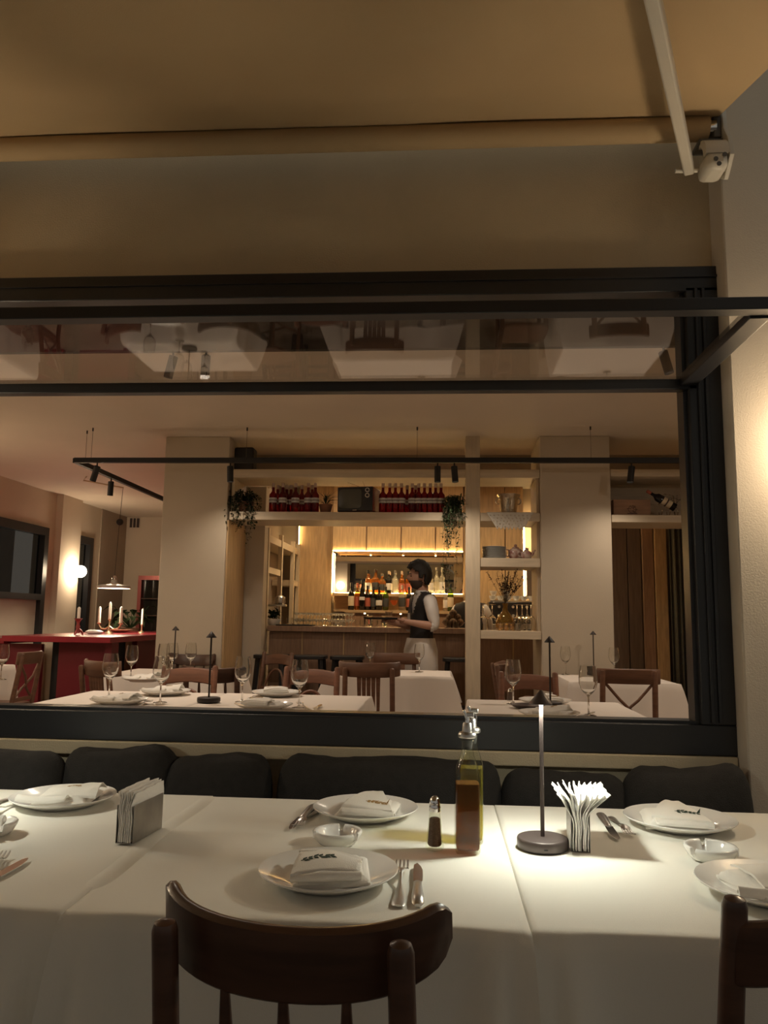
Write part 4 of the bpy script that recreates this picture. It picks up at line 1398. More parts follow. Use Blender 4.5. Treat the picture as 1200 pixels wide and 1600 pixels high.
spot(-1.665, 4.62, 2.915, (-0.25, 0.1, -0.95), 'tilted black spotlight on the near ceiling track, left one of the pair', E_TRACK, 110)
spot(-1.455, 4.62, 2.915, (0.02, -0.1, -1), 'upright black spotlight on the near ceiling track, right one of the pair', E_TRACK, 110)
spot(1.33, 4.62, 2.915, (0.22, -0.05, -0.95), 'tilted black spotlight near the right window jamb', E_TRACK, 110)
spot(-3.6, 4.62, 2.915, (0.2, 0.3, -1), 'added unseen spotlight on the near track beyond the left end', E_TRACK, 120)  # head added out of view to brighten the room
spot(2.6, 4.62, 2.915, (-0.3, 0.3, -1), 'added unseen spotlight on the near track beyond the right jamb', E_TRACK, 120)  # another unseen head, added for more light inside
spot(-3.08, 6.75, 2.633, (-0.35, 0.2, -0.9), 'black spotlight tilted at the front left end of the long track', E_TRACK * 0.5, 110)
spot(-3.29, 7.55, 2.633, (-0.1, 0.2, -0.9), 'black spotlight on the side arm of the long track', E_TRACK * 0.5, 110)
spot(-1.86, 6.75, 2.633, (0.06, -0.05, -1), 'black spotlight on the long track beside the left pillar', E_TRACK * 0.38, 110)
spot(-0.02, 6.75, 2.633, (0.0, -0.05, -1), 'black spotlight on the long track, left of the pair by the post', E_TRACK * 0.38, 110)
spot(0.125, 6.75, 2.633, (0.08, -0.1, -1), 'black spotlight on the long track, right of the pair by the post', E_TRACK * 0.38, 110)
spot(1.64, 6.75, 2.633, (-0.15, -0.1, -1), 'black spotlight on the long track right of the right pillar', E_TRACK * 0.5, 110)

# small recessed downlights in the ceiling over the bar
for i, x in enumerate((-1.55, -0.95, -0.35, 0.25, 0.85)):
    t = thing('downlight', '%s recessed ceiling downlight from the left over the bar' % ORD[i], 'downlight', (x, 8.85, CE), 0, 'downlights over the bar')
    MB().lathe([(0.045, -0.004), (0.055, -0.006), (0.058, 0.0)], 20, cap0=False, cap1=False).build('trim_ring', 'black_matte', t)
    MB().lathe([(0.002, -0.002), (0.044, -0.002)], 20, cap0=False, cap1=False).build('lens', 'spot_led', t)
    light('down_light', 'SPOT', (0, 0, -0.02), E_DOWN, (1.0, 0.70, 0.36), 0.04, t, (0, 0.32, -1), 130, 1.0)

# ================================================================== upper shelf: bottles, television, plants
def prof_bottle(h, r, neck=0.0135, sh=0.62, lip=0.0):
    s0 = h * sh
    return [(r * 0.9, 0.0), (r, 0.004), (r, s0), (r * 0.92, s0 + h * 0.05), (r * 0.6, s0 + h * 0.10), (neck * 1.1, s0 + h * 0.145), (neck, s0 + h * 0.18), (neck, h * 0.97), (neck * 0.9, h * 0.975)]


def make_bottle(name, h, r, m, label_m, cap_m, sh=0.62, lz=(0.2, 0.45), neck=0.0135, group=None, lines=True):
    t = thing(name, 'x', 'bottle', (0, 0, 0), 0, group)
    MB().lathe(prof_bottle(h, r, neck, sh), 18).build('glass_body', m, t, angle=50)
    if label_m:
        MB().lathe([(r + 0.0006, h * lz[0]), (r + 0.0008, h * lz[0] + 0.001), (r + 0.0008, h * lz[1]), (r + 0.0006, h * lz[1] + 0.001)], 18, cap0=False, cap1=False).build('label', label_m, t)
        if lines:
            MB().lathe([(r + 0.0012, h * (lz[0] * 0.55 + lz[1] * 0.45)), (r + 0.0012, h * (lz[0] * 0.40 + lz[1] * 0.60))], 18, cap0=False, cap1=False).build('label_band', 'ink', t)
    MB().lathe([(neck * 1.12, h * 0.86), (neck * 1.15, h * 0.88), (neck * 1.15, h), (neck * 0.9, h + 0.002)], 14).build('cap', cap_m, t)
    return t


rb = make_bottle('aperitif_bottle', 0.285, 0.037, 'red_liquor', 'label_white', 'cork', 0.58, (0.34, 0.50), group='red bottles on the long shelf')
RU = []
left_px = [426, 441, 461, 481, 492]
left_b = [433, 447, 454, 471, 487]
right_px = [598, 608.5, 617.5, 627, 644, 654, 663, 672, 680.5, 689]
right_b = [636, 649]
SZ = 2.248
def row(pxs, y, text, side):
    for i, px in enumerate(pxs):
        q = gy(px, 800, y)
        place(rb, RU, (q.x, y, SZ), random.random(), '%s red bottle from the left, %s' % (ORD[i], text))
row(left_px, 7.23, 'front row left of the television', 0)
row(left_b, 7.34, 'back row left of the television', 0)
row(right_px, 7.23, 'front row right of the television', 0)
row(right_b, 7.34, 'back row right of the television', 0)

q0, q1 = gy(526, 800, 7.2), gy(584, 800, 7.2)
tv = thing('television', 'old red portable television on the long shelf', 'television', ((q0.x + q1.x) / 2, 7.15, SZ), R(-11))
hw = (q1.x - q0.x) / 2
MB().box(-hw, hw, 0.012, 0.26, 0.008, 0.243).build('case', 'tv_red', tv, bevel=0.012)
MB().box(-hw + 0.004, hw - 0.004, 0.0, 0.02, 0.012, 0.238).build('front_bezel', 'black_metal', tv, bevel=0.006)
rg = []
for i, (s_, y) in enumerate(((1.0, -0.001), (0.97, -0.006), (0.6, -0.011), (0.1, -0.013))):
    rg.append([(-0.045 + (hw - 0.06) * s_ * math.copysign(abs(math.cos(a)) ** 0.3, math.cos(a)), y, 0.128 + 0.092 * s_ * math.copysign(abs(math.sin(a)) ** 0.3, math.sin(a))) for a in [2 * PI * k / 32 for k in range(32)]])
MB().loft(rg).build('screen', 'tv_screen', tv, angle=30)
for z in (0.205, 0.155):
    k_ = MB().tube([(hw - 0.05, 0.0, z), (hw - 0.05, -0.018, z)], 0.021, 18).build('dial', 'steel', tv)
    MB().tube([(hw - 0.05, -0.018, z), (hw - 0.05, -0.021, z)], 0.013, 14).build('dial_cap', 'black_matte', k_)
for j in range(6):
    MB().box(hw - 0.078, hw - 0.022, -0.003, 0.0, 0.05 + j * 0.012, 0.055 + j * 0.012).build('speaker_slot', 'black_matte', tv)
MB().box(-0.02, 0.02, -0.003, 0.0, 0.018, 0.024).build('badge', 'chrome', tv)
for a, b in (((0.06, 0.15, 0.243), (-0.13, 0.17, 0.315)), ((0.06, 0.15, 0.243), (0.02, 0.15, 0.335))):
    MB().tube([a, b], 0.0022, 6).build('antenna', 'chrome', tv)
for sx in (-1, 1):
    MB().box(sx * (hw - 0.05) - 0.015, sx * (hw - 0.05) + 0.015, 0.03, 0.22, 0, 0.012).build('foot', 'black_matte', tv)


def vines(parent, n, spread, up, drop, leafL, leafW, m, seed, c=(0, 0, 0), fwd=-0.15, dens=26):
    rnd = random.Random(seed)
    mb, ms = MB(), MB()
    for k in range(n):
        a = rnd.uniform(0, 2 * PI)
        r = spread * rnd.uniform(0.35, 1.0)
        dx, dy = math.cos(a) * r, math.sin(a) * r * 0.6 + fwd * rnd.uniform(0.3, 1.0)
        L = drop * rnd.uniform(0.25, 1.0)
        h = up * rnd.uniform(0.4, 1.0)
        pts = []
        for i in range(12):
            t_ = i / 11
            out = min(1, t_ * 2.2)
            z = h * math.sin(min(1, t_ * 2.0) * PI * 0.5) if t_ < 0.35 else h * (1 - ((t_ - 0.35) / 0.65) ** 1.3) - L * ((t_ - 0.35) / 0.65)
            pts.append(Vector(c) + Vector((dx * out + 0.012 * math.sin(t_ * 9 + k), dy * out + 0.01 * math.cos(t_ * 7 + k), z)))
        ms.tube(pts, 0.0016, 4, caps=False)
        for i in range(dens):
            t_ = rnd.uniform(0.12, 1.0)
            j = min(10, int(t_ * 11))
            p = pts[j].lerp(pts[j + 1], t_ * 11 - j)
            d = Vector((rnd.uniform(-1, 1), rnd.uniform(-1, 1), rnd.uniform(-0.6, 0.5)))
            mb.leaf(p, d, leafL * rnd.uniform(0.6, 1.2), leafW * rnd.uniform(0.7, 1.2), 0.25)
    o = mb.build('foliage', m, parent, smooth=False)
    o['kind'] = 'stuff'
    ms.build('vine_stem', 'stem', parent, smooth=False)


q = gy(382, 800, 7.25)
t = thing('trailing_plant', 'bushy trailing plant on the shelf end beside the left pillar', 'plant', (q.x + 0.02, 7.22, SZ))
MB().lathe([(0.06, 0), (0.08, 0.09), (0.085, 0.10), (0.075, 0.10), (0.07, 0.085)], 18).build('pot', 'terracotta', t)
vines(t, 40, 0.20, 0.13, 0.26, 0.034, 0.020, 'plant_dark', 3, (0, 0, 0.09), -0.10, 34)
vines(t, 5, 0.13, 0.02, 0.42, 0.030, 0.018, 'plant_dark', 13, (0.02, 0, 0.05), -0.16, 30)
q = gy(508, 800, 7.22)
t = thing('spiky_plant', 'spiky plant in a brown pot left of the television', 'plant', (q.x, 7.25, SZ))
MB().lathe([(0.045, 0), (0.062, 0.07), (0.066, 0.085), (0.058, 0.085), (0.055, 0.07)], 18).build('pot', 'terracotta', t)
mb = MB()
rnd = random.Random(5)
for k in range(34):
    a = rnd.uniform(0, 2 * PI)
    el = rnd.uniform(0.25, 1.35)
    L = rnd.uniform(0.12, 0.20)
    d = Vector((math.cos(a) * math.cos(el), math.sin(a) * math.cos(el), math.sin(el)))
    mb.leaf((0, 0, 0.08), d, L, 0.009, 0.25)
mb.build('foliage', 'plant_dark', t, smooth=False)['kind'] = 'stuff'
q = gy(708, 800, 7.2)
t = thing('trailing_plant', 'green trailing plant hanging from the long shelf by the post', 'plant', (q.x, 7.18, SZ))
MB().lathe([(0.05, 0), (0.068, 0.08), (0.072, 0.095), (0.064, 0.095), (0.06, 0.08)], 18).build('pot', 'black_matte', t)
vines(t, 30, 0.10, 0.10, 0.20, 0.036, 0.016, 'plant', 8, (0, 0, 0.07), -0.10, 34)
vines(t, 14, 0.085, 0.02, 0.48, 0.030, 0.014, 'plant', 9, (-0.01, -0.02, 0.04), -0.14, 40)
vines(t, 7, 0.09, 0.02, 0.80, 0.030, 0.014, 'plant', 10, (-0.01, -0.02, 0.04), -0.12, 44)

# loudspeaker on the top beam
q = gy(381, 728, 7.3)
t = thing('loudspeaker', 'black loudspeaker on top of the shelf frame by left pillar', 'speaker', (q.x, 7.36, 2.645))
MB().box(-0.095, 0.095, -0.08, 0.08, 0.0, 0.25).build('cabinet', 'black_matte', t, bevel=0.02)
MB().box(-0.085, 0.085, -0.088, -0.08, 0.012, 0.238).build('grille', 'black_metal', t, bevel=0.004)

# ice bucket, doily, plates, teapots, vase, glasses on the short shelves
q = gy(794, 800, 7.3)
t = thing('ice_bucket', 'hammered silver ice bucket on the white lace doily', 'ice bucket', (q.x, 7.28, SZ + 0.003))
MB().lathe([(0.055, 0.0), (0.072, 0.006), (0.082, 0.06), (0.088, 0.13), (0.094, 0.165), (0.108, 0.178), (0.110, 0.184), (0.104, 0.186), (0.088, 0.168), (0.08, 0.12)], 32, cap1=False).build('bowl', 'silver_old', t)
for sx in (-1, 1):
    MB().tube([(sx * (0.088 + 0.028 * math.sin(a)), 0, 0.125 + 0.03 * math.cos(a)) for a in [PI * k / 10 for k in range(11)]], 0.006, 8).build('handle', 'silver_old', t)
# lace doily with real holes, hanging over the shelf edge
mb = MB()
def dfn(u, v):
    x = (u - 0.5) * 0.42
    if v < 0.45:
        return Vector((x, 7.30 - 0.205 * v / 0.45, SZ + 0.002))
    w_ = (v - 0.45) / 0.55
    half = 0.21 * (1 - 0.45 * w_)
    x = (u - 0.5) * 2 * half
    return Vector((x, 7.0945 - 0.0012 * math.sin(u * 30), SZ - 0.002 - w_ * (0.145 + 0.012 * math.cos(u * 2 * PI * 7))))
nu, nv = 42, 30
idx = {}
vv, ff = [], []
for j in range(nv + 1):
    for i in range(nu + 1):
        vv.append(dfn(i / nu, j / nv) + Vector((q.x, 0, 0)))
for j in range(nv):
    for i in range(nu):
        if j > nv * 0.46 and i % 4 == (1 if (j // 3) % 2 else 3) and j % 3 == 1:
            continue
        a = j * (nu + 1) + i
        ff.append((a, a + 1, a + nu + 2, a + nu + 1))
mb.add(vv, ff)
o = mb.build('lace_doily', 'lace')
sm = o.modifiers.new('thick', 'SOLIDIFY')
sm.thickness = 0.002
tag(o, 'white lace doily hanging over the shelf edge under the bucket', 'doily')
q = gy(772, 872, 7.3)
for k in range(9):
    o = MB().lathe([(0.06, 0), (0.066, 0.0), (0.113, 0.010), (0.113, 0.013), (0.065, 0.004), (0.002, 0.004)], 28).build('serving_plate', 'porcelain_grey')
    o.location = (q.x, 7.28, 1.836 + 0.0125 * k)
    tag(o, '%s grey plate from the bottom of the stack on the short shelf' % ORD[k], 'plate', 'stacked grey plates on the short shelf')
def teapot(x, y, z, rz, s_, label):
    t = thing('teapot', label, 'teapot', (x, y, z), rz, 'patterned teapots')
    t.scale = (s_, s_, s_)
    MB().lathe([(0.04, 0), (0.055, 0.01), (0.072, 0.045), (0.068, 0.075), (0.045, 0.098), (0.03, 0.102)], 24).build('body', 'teapot_pat', t)
    MB().lathe([(0.034, 0.1), (0.03, 0.112), (0.012, 0.12), (0.012, 0.128), (0.016, 0.136), (0.002, 0.142)], 18).build('lid', 'teapot_pat', t)
    MB().tube([(0.055, 0, 0.035), (0.09, 0, 0.055), (0.105, 0, 0.09), (0.122, 0, 0.105)], [0.018, 0.013, 0.009, 0.008], 10).build('spout', 'teapot_pat', t)
    MB().tube([(-0.06, 0, 0.085), (-0.095, 0, 0.09), (-0.11, 0, 0.06), (-0.09, 0, 0.03), (-0.062, 0, 0.03)], 0.0065, 8).build('handle', 'teapot_pat', t)
q = gy(806, 872, 7.28)
teapot(q.x, 7.30, 1.836, 0.2, 1.0, 'red patterned teapot beside the stack of grey plates')
q = gy(822, 872, 7.22)
teapot(q.x, 7.20, 1.836, -0.5, 0.72, 'small patterned teapot nearest the right pillar')
q = gy(790, 985, 7.3)
va = thing('flower_vase', 'round amber glass vase of dried flowers on the lower shelf', 'vase', (q.x, 7.33, 1.188))
MB().lathe([(0.05, 0.0), (0.075, 0.01), (0.088, 0.05), (0.08, 0.10), (0.05, 0.145), (0.024, 0.18), (0.02, 0.22), (0.028, 0.245), (0.026, 0.245), (0.018, 0.22), (0.022, 0.18), (0.048, 0.142), (0.078, 0.10), (0.086, 0.05), (0.07, 0.012), (0.002, 0.008)], 28, cap1=False).build('glass_body', 'vase_amber', va)
mb, ms = MB(), MB()
rnd = random.Random(21)
for k in range(26):
    a, el = rnd.uniform(0, 2 * PI), rnd.uniform(0.85, 1.5)
    L = rnd.uniform(0.18, 0.36)
    d = Vector((math.cos(a) * math.cos(el), math.sin(a) * math.cos(el), math.sin(el)))
    p0 = Vector((0, 0, 0.10))
    p1 = Vector((0, 0, 0.24))
    tip = p1 + d * L
    ms.tube([p0, p1, tip], 0.0016, 4, caps=False)
    for j in range(16):
        p = p1.lerp(tip, rnd.uniform(0.35, 1.0))
        mb.leaf(p, Vector((rnd.uniform(-1, 1), rnd.uniform(-1, 1), rnd.uniform(0, 1))), 0.03, 0.014, 0.2)
mb.build('dried_flowers', 'flower', va, smooth=False)['kind'] = 'stuff'
ms.build('stalks', 'stem', va, smooth=False)
# upside-down wine glasses on the lower short shelf
for i, (px, y) in enumerate(((755, 7.2), (769, 7.28), (808, 7.2), (816, 7.28), (824, 7.2), (830, 7.28))):
    q = gy(px, 985, y)
    o = place(wg, GU, (q.x, y, 1.188 + 0.236), 0, '%s upturned wine glass from the left on the lower short shelf' % ORD[i], 'upturned wine glasses')
    o.rotation_euler = (PI, 0, 0)
    o.scale = (1.0, 1.0, 1.0)
tu = thing('tumbler', 'x', 'tumbler', (0, 0, 0), 0, 'cut glass tumblers')
MB().lathe([(0.028, 0), (0.030, 0.002), (0.034, 0.07), (0.033, 0.07), (0.029, 0.008), (0.002, 0.007)], 12).build('glass', 'crystal', tu, angle=20)
TU = []
for i, px in enumerate((783, 791.5, 800, 808.5)):
    q = gy(px, 985, 7.15)
    place(tu, TU, (q.x, 7.15, 1.188), 0, '%s short tumbler from the left in front of the amber vase' % ORD[i], 'tumblers before the vase')

# right-hand shelf: crate, bottle basket
q0, q1 = gy(953, 803, 7.2), gy(1016, 803, 7.2)
cr = thing('wine_crate', 'wooden wine crate with a dark stamped crest', 'crate', ((q0.x + q1.x) / 2 + 0.02, 7.2, 2.234), R(2))
hw = (q1.x - q0.x) / 2 - 0.02
MB().box(-hw, hw, 0, 0.012, 0, 0.15).build('front_board', 'crate', cr, bevel=0.002)
MB().box(-hw, hw, 0.19, 0.202, 0, 0.15).build('back_board', 'crate', cr)
for sx in (-1, 1):
    MB().box(sx * hw - 0.006, sx * hw + 0.006, 0.0, 0.202, 0, 0.15).build('end_board', 'crate', cr)
MB().box(-hw, hw, 0.0, 0.2, 0.0, 0.01).build('bottom_board', 'crate', cr)
mb = MB()
rnd = random.Random(4)
mb.tube([(0.035 * math.cos(a) + 0.0, -0.001, 0.06 + 0.033 * math.sin(a)) for a in [2 * PI * k / 18 for k in range(19)]], 0.0016, 4)
for k in range(9):
    a = rnd.uniform(0, 2 * PI)
    mb.tube([(0.012 * math.cos(a) , -0.001, 0.06 + 0.012 * math.sin(a)), (0.05 * math.cos(a + 0.5), -0.001, 0.06 + 0.042 * math.sin(a + 0.5))], 0.0015, 4)
mb.bar((-0.045, -0.001, 0.022), (0.045, -0.001, 0.022), 0.001, 0.006)
mb.build('stamped_crest', 'ink', cr, smooth=False)
q = gy(1043, 803, 7.25)
bk = thing('wine_cradle', 'wire cradle holding a tilted wine bottle on the right shelf', 'wine cradle', (q.x, 7.22, 2.234))
for x in (-0.07, 0.0, 0.07):
    MB().tube([(x, 0.055 * math.cos(a), 0.05 + 0.05 * math.sin(a)) for a in [PI + PI * k / 10 for k in range(11)]], 0.004, 6).build('rib', 'silver_old', bk)
MB().tube([(-0.09, 0, 0.10), (-0.04, 0, 0.20), (0.03, 0, 0.20), (0.09, 0, 0.03)], 0.004, 6).build('handle', 'silver_old', bk)
mb = MB()
rnd = random.Random(77)
for k in range(5):
    p = Vector((rnd.uniform(-0.02, 0.1), 0.02, 0.08))
    mb.tube([p, p + Vector((rnd.uniform(-0.08, 0.1), 0.0, rnd.uniform(0.08, 0.13))), p + Vector((rnd.uniform(-0.1, 0.2), 0.02, rnd.uniform(0.02, 0.2)))], 0.0025, 5)
mb.build('twig', 'stem', bk)
wb = make_bottle('wine_bottle', 0.29, 0.038, 'dark_bottle', 'label_cream', 'label_red', 0.60, (0.15, 0.45), group='wine bottles')
wb.location = (q.x + 0.055, 7.20, 2.31)
wb.rotation_euler = (0, R(-58), 0)
wb['label'] = 'tilted dark wine bottle with red capsule in the wire cradle'

# ================================================================== bar things
bp = thing('potted_plant', 'small leafy plant in a white bowl on the bar', 'plant', (*gy(427, 975, 8.2)[:2], 1.192))
MB().lathe([(0.03, 0), (0.045, 0.002), (0.072, 0.035), (0.082, 0.068), (0.078, 0.068), (0.066, 0.03)], 22, cap1=False).build('bowl', 'pot_white', bp)
MB().lathe([(0.07, 0.055), (0.002, 0.06)], 16, cap0=False).build('soil', 'stem', bp)
mb = MB()
rnd = random.Random(31)
for k in range(60):
    a, el = rnd.uniform(0, 2 * PI), rnd.uniform(0.1, 1.3)
    p = Vector((rnd.uniform(-0.04, 0.04), rnd.uniform(-0.04, 0.04), 0.06 + rnd.uniform(0, 0.07)))
    mb.leaf(p, (math.cos(a) * math.cos(el), math.sin(a) * math.cos(el), math.sin(el)), rnd.uniform(0.05, 0.09), 0.035, 0.3)
mb.build('foliage', 'plant_dark', bp, smooth=False)['kind'] = 'stuff'
q = gy(432, 972, 8.35)
t = thing('citrus_press', 'silver lever press standing behind the white plant bowl', 'press', (q.x, 8.35, 1.192))
MB().lathe([(0.05, 0), (0.05, 0.012), (0.012, 0.018)], 18).build('base', 'steel', t)
MB().tube([(0, 0.03, 0.01), (0, 0.03, 0.22)], 0.009, 10).build('column', 'steel', t)
MB().box(-0.10, 0.10, -0.03, 0.05, 0.20, 0.222).build('arm_plate', 'steel', t, bevel=0.006)
MB().lathe([(0.045, 0.222), (0.06, 0.25), (0.055, 0.295), (0.03, 0.315), (0.005, 0.32)], 18, (0.03, 0.01, 0)).build('cup', 'steel', t)
MB().tube([(-0.10, 0, 0.21), (-0.155, -0.02, 0.42)], 0.005, 8).build('lever', 'black_matte', t)
tray_bar = tag(MB().box(-0.19, 0.19, -0.11, 0.11, 0, 0.012).build('drip_tray', 'black_matte', None, bevel=0.004), 'flat black drip mat with glasses on the bar', 'tray')
q = gy(462, 975, 8.2)
tray_bar.location = (q.x, 8.2, 1.192)
for i, px in enumerate((452, 461, 470, 478)):
    q = gy(px, 975, 8.2)
    place(tu, TU, (q.x, 8.2, 1.205), 0, '%s tumbler from the left on the black drip mat' % ORD[i], 'tumblers on the drip mat')
cg = thing('coupe_glass', 'small stemmed glass in the glittering double stack on the bar', 'glass', (0, 0, 0), 0, 'stacked stemmed glasses on the bar')
MB().lathe([(0.026, 0), (0.024, 0.003), (0.004, 0.008), (0.0035, 0.035), (0.012, 0.042), (0.030, 0.052), (0.036, 0.068), (0.035, 0.068), (0.028, 0.054), (0.003, 0.046)], 14).build('glass', 'sparkle_glass', cg)
CU = []
x0, x1 = gy(465, 975, 8.35).x, gy(551, 975, 8.35).x
for tier in range(2):
    for r_ in range(2):
        for k in range(9):
            place(cg, CU, (x0 + (x1 - x0) * (k + 0.5 * (r_ * 0.5)) / 8.5, 8.30 + 0.09 * r_, 1.192 + tier * 0.0695))
hb = thing('highball_glass', 'x', 'glass', (0, 0, 0), 0, 'tall glasses on the bar')
MB().lathe([(0.028, 0), (0.030, 0.003), (0.032, 0.13), (0.031, 0.13), (0.028, 0.012), (0.002, 0.01)], 16).build('glass', 'crystal', hb)
HU = []
for px, tall, lab in ((559, 0, 'low tumbler right of the stacked glasses'), (570, 0, 'second low tumbler right of the stacked glasses'), (577.5, 1, 'tall glass on the bar before the dark panel joint'), (585.5, 0, 'frosty tumbler beside the tall bar glass'), (593.5, 0, 'frosty tumbler left of the narrow tall glass'), (600.5, 1, 'narrow tall glass on the bar left of the tray'), (700, 0, 'tumbler right of the waiter elbow'), (712, 0, 'tumbler on the bar nearest the post')):
    q = gy(px, 975, 8.25)
    place(hb if tall else tu, HU if tall else TU, (q.x, 8.25, 1.192), 0, lab, 'loose glasses on the bar')
# heap of garnish fruit
q = gy(708, 975, 8.4)
fb = thing('fruit_bowl', 'dark bowl for fruit on the bar right of the waiter', 'bowl', (q.x, 8.42, 1.192))
MB().lathe([(0.05, 0), (0.10, 0.03), (0.125, 0.06), (0.12, 0.06), (0.09, 0.03), (0.002, 0.01)], 24, cap1=False).build('bowl', 'wood_dark', fb)
for i, (dx, dy, dz) in enumerate(((-0.07, 0.0, 0.06), (0.0, -0.05, 0.06), (0.07, 0.0, 0.06), (0.0, 0.06, 0.06), (-0.03, 0.0, 0.11), (0.045, 0.02, 0.11), (0.0, 0.0, 0.155))):
    o = MB().ball((0, 0, 0), 0.042, 14, 1, 1, 0.95).build('fruit', 'spice')
    o.location = (q.x + dx, 8.42 + dy, 1.192 + dz)
    tag(o, '%s brownish fruit heaped in the dark bar bowl' % ORD[i], 'fruit', 'fruit heaped in the bar bowl')

# bottles behind the bar
def bar_bottle(px, y, z, h, r, m, lm, cap, label, sh=0.62, lz=(0.15, 0.5)):
    b = make_bottle('spirit_bottle', h, r, m, lm, cap, sh, lz, 0.013, 'spirit bottles behind the bar', lines=False)
    q = gy(px, 950, y)
    b.location = (q.x, y, z)
    b['label'] = label
    return b


LZ, UZ = 1.380, 1.592
bar_bottle(548.5, 9.74, LZ, 0.335, 0.036, 'dark_bottle', 'label_cream', 'black_matte', 'dark bottle with cream label, leftmost behind the bar', 0.60)
bar_bottle(558, 9.78, LZ, 0.330, 0.034, 'amber', 'label_red', 'label_red', 'amber bottle with reddish label, second behind the bar')
bar_bottle(565.5, 9.72, LZ, 0.380, 0.033, 'dark_bottle', 'label_white', 'black_matte', 'tall black bottle with silver slanted label behind the bar', 0.64, (0.32, 0.42))
bar_bottle(574, 9.76, LZ, 0.300, 0.038, 'dark_bottle', 'label_red', 'black_matte', 'squat dark bottle with red-brown label, fourth from left')
bar_bottle(583, 9.76, LZ, 0.290, 0.036, 'dark_bottle', 'label_dark', 'black_matte', 'plain dark bottle, fifth from left on the lower step')
bar_bottle(592, 9.74, LZ, 0.290, 0.040, 'dark_bottle', 'label_white', 'black_matte', 'black bottle with round white label on the lower step', 0.6, (0.2, 0.42))
bar_bottle(602.5, 9.76, LZ, 0.290, 0.037, 'green_bottle', 'label_dark', 'black_matte', 'dark green bottle on the lower step left of the orange glass')
bar_bottle(628, 9.76, LZ, 0.31, 0.042, 'pale_bottle', 'label_dark', 'steel', 'clear square-shouldered bottle right of the orange glass')
bar_bottle(639, 9.78, LZ, 0.29, 0.034, 'dark_bottle', 'label_red', 'black_matte', 'dark bottle next to the waiter chest')
bar_bottle(696.5, 9.76, LZ, 0.27, 0.032, 'pale_bottle', 'label_white', 'black_matte', 'clear bottle with pale label right of the waiter sleeve')
bar_bottle(704, 9.74, LZ, 0.335, 0.037, 'green_bottle', 'label_cream', 'black_matte', 'green glass bottle right of the waiter')
q = gy(616, 950, 9.72)
t = thing('amber_goblet', 'stemmed goblet glowing orange among the bar bottles', 'goblet', (q.x, 9.66, LZ))
MB().lathe([(0.03, 0), (0.03, 0.004), (0.006, 0.012), (0.006, 0.05), (0.03, 0.07), (0.048, 0.10), (0.05, 0.15), (0.046, 0.17), (0.044, 0.17), (0.046, 0.10), (0.005, 0.07)], 20, cap1=False).build('glass', 'clear_glass', t)
MB().lathe([(0.012, 0.062), (0.03, 0.076), (0.045, 0.105), (0.046, 0.125), (0.002, 0.125)], 20).build('drink', 'orange_drink', t)
for px, h, r, m, lm, cap, lab in ((574, 0.29, 0.034, 'amber', 'label_white', 'black_matte', 'amber bottle on the upper ledge, leftmost'), (585.5, 0.30, 0.044, 'amber', 'label_dark', 'wood_dark', 'round amber bottle with wooden stopper on the upper ledge'),
                                  (596, 0.25, 0.040, 'amber', 'label_dark', 'steel', 'squat amber bottle with dark label on the upper ledge'), (607, 0.28, 0.036, 'dark_bottle', 'label_white', 'cork', 'dark bottle with white label on the upper ledge'),
                                  (616.5, 0.29, 0.040, 'pale_bottle', None, 'steel', 'clear bottle above the orange goblet'), (627, 0.28, 0.036, 'amber', 'label_red', 'cork', 'amber bottle with dark red label above the clear bottle'),
                                  (637.5, 0.28, 0.036, 'amber', 'label_red', 'black_matte', 'reddish bottle on the upper ledge next to the waiter face'), (673, 0.30, 0.034, 'pale_bottle', 'label_white', 'pot_white', 'frosted white bottle just right of the waiter head'),
                                  (682, 0.33, 0.030, 'pale_bottle', None, 'steel', 'tall clear bottle second right of the waiter head'), (690.5, 0.33, 0.035, 'pale_bottle', 'label_white', 'pot_white', 'tall frosted bottle third right of the waiter head')):
    q = gy(px, 950, 9.88)
    b = make_bottle('spirit_bottle', h, r, m, lm, cap, 0.58, (0.15, 0.45), 0.012, 'spirit bottles behind the bar', lines=False)
    b.location = (q.x, 9.89, UZ)
    b['label'] = lab

# back counter with coffee machine
bc = thing('back_counter', 'dark back counter under the coffee machine', 'counter', (0.9, 9.55, FL))
MB().box(-0.58, 0.65, -0.28, 0.32, 1.04, 1.08).build('counter_top', 'door_dark', bc)
MB().box(-0.57, 0.64, -0.25, 0.32, 0.0, 1.04).build('carcass', 'door_dark', bc)
em_ = thing('coffee_machine', 'dark espresso machine behind the dried flower vase', 'coffee machine', (0.88, 9.45, FL + 1.08))
MB().box(-0.30, 0.26, -0.12, 0.25, 0.06, 0.33).build('body', 'espresso', em_, bevel=0.012)
MB().box(-0.30, 0.26, -0.16, 0.25, 0.0, 0.06).build('drip_tray', 'steel', em_, bevel=0.006)
MB().box(-0.28, 0.24, -0.08, 0.22, 0.33, 0.345).build('cup_rail', 'chrome', em_)
for x in (-0.18, -0.02, 0.14):
    MB().tube([(x, -0.12, 0.17), (x, -0.16, 0.17), (x, -0.16, 0.12)], 0.022, 12).build('group_head', 'chrome', em_)
    MB().tube([(x, -0.122, 0.27), (x, -0.132, 0.27)], 0.016, 12).build('dial', 'chrome', em_)
cu = thing('coffee_cup', 'x', 'cup', (0, 0, 0), 0, 'white cups on the coffee machine')
MB().lathe([(0.02, 0), (0.024, 0.003), (0.038, 0.03), (0.042, 0.055), (0.040, 0.055), (0.034, 0.028), (0.002, 0.008)], 16, cap1=False).build('bowl', 'pot_white', cu)
MB().tube([(0.038, 0, 0.045), (0.058, 0, 0.042), (0.056, 0, 0.022), (0.034, 0, 0.018)], 0.004, 6).build('handle', 'pot_white', cu)
UU = []
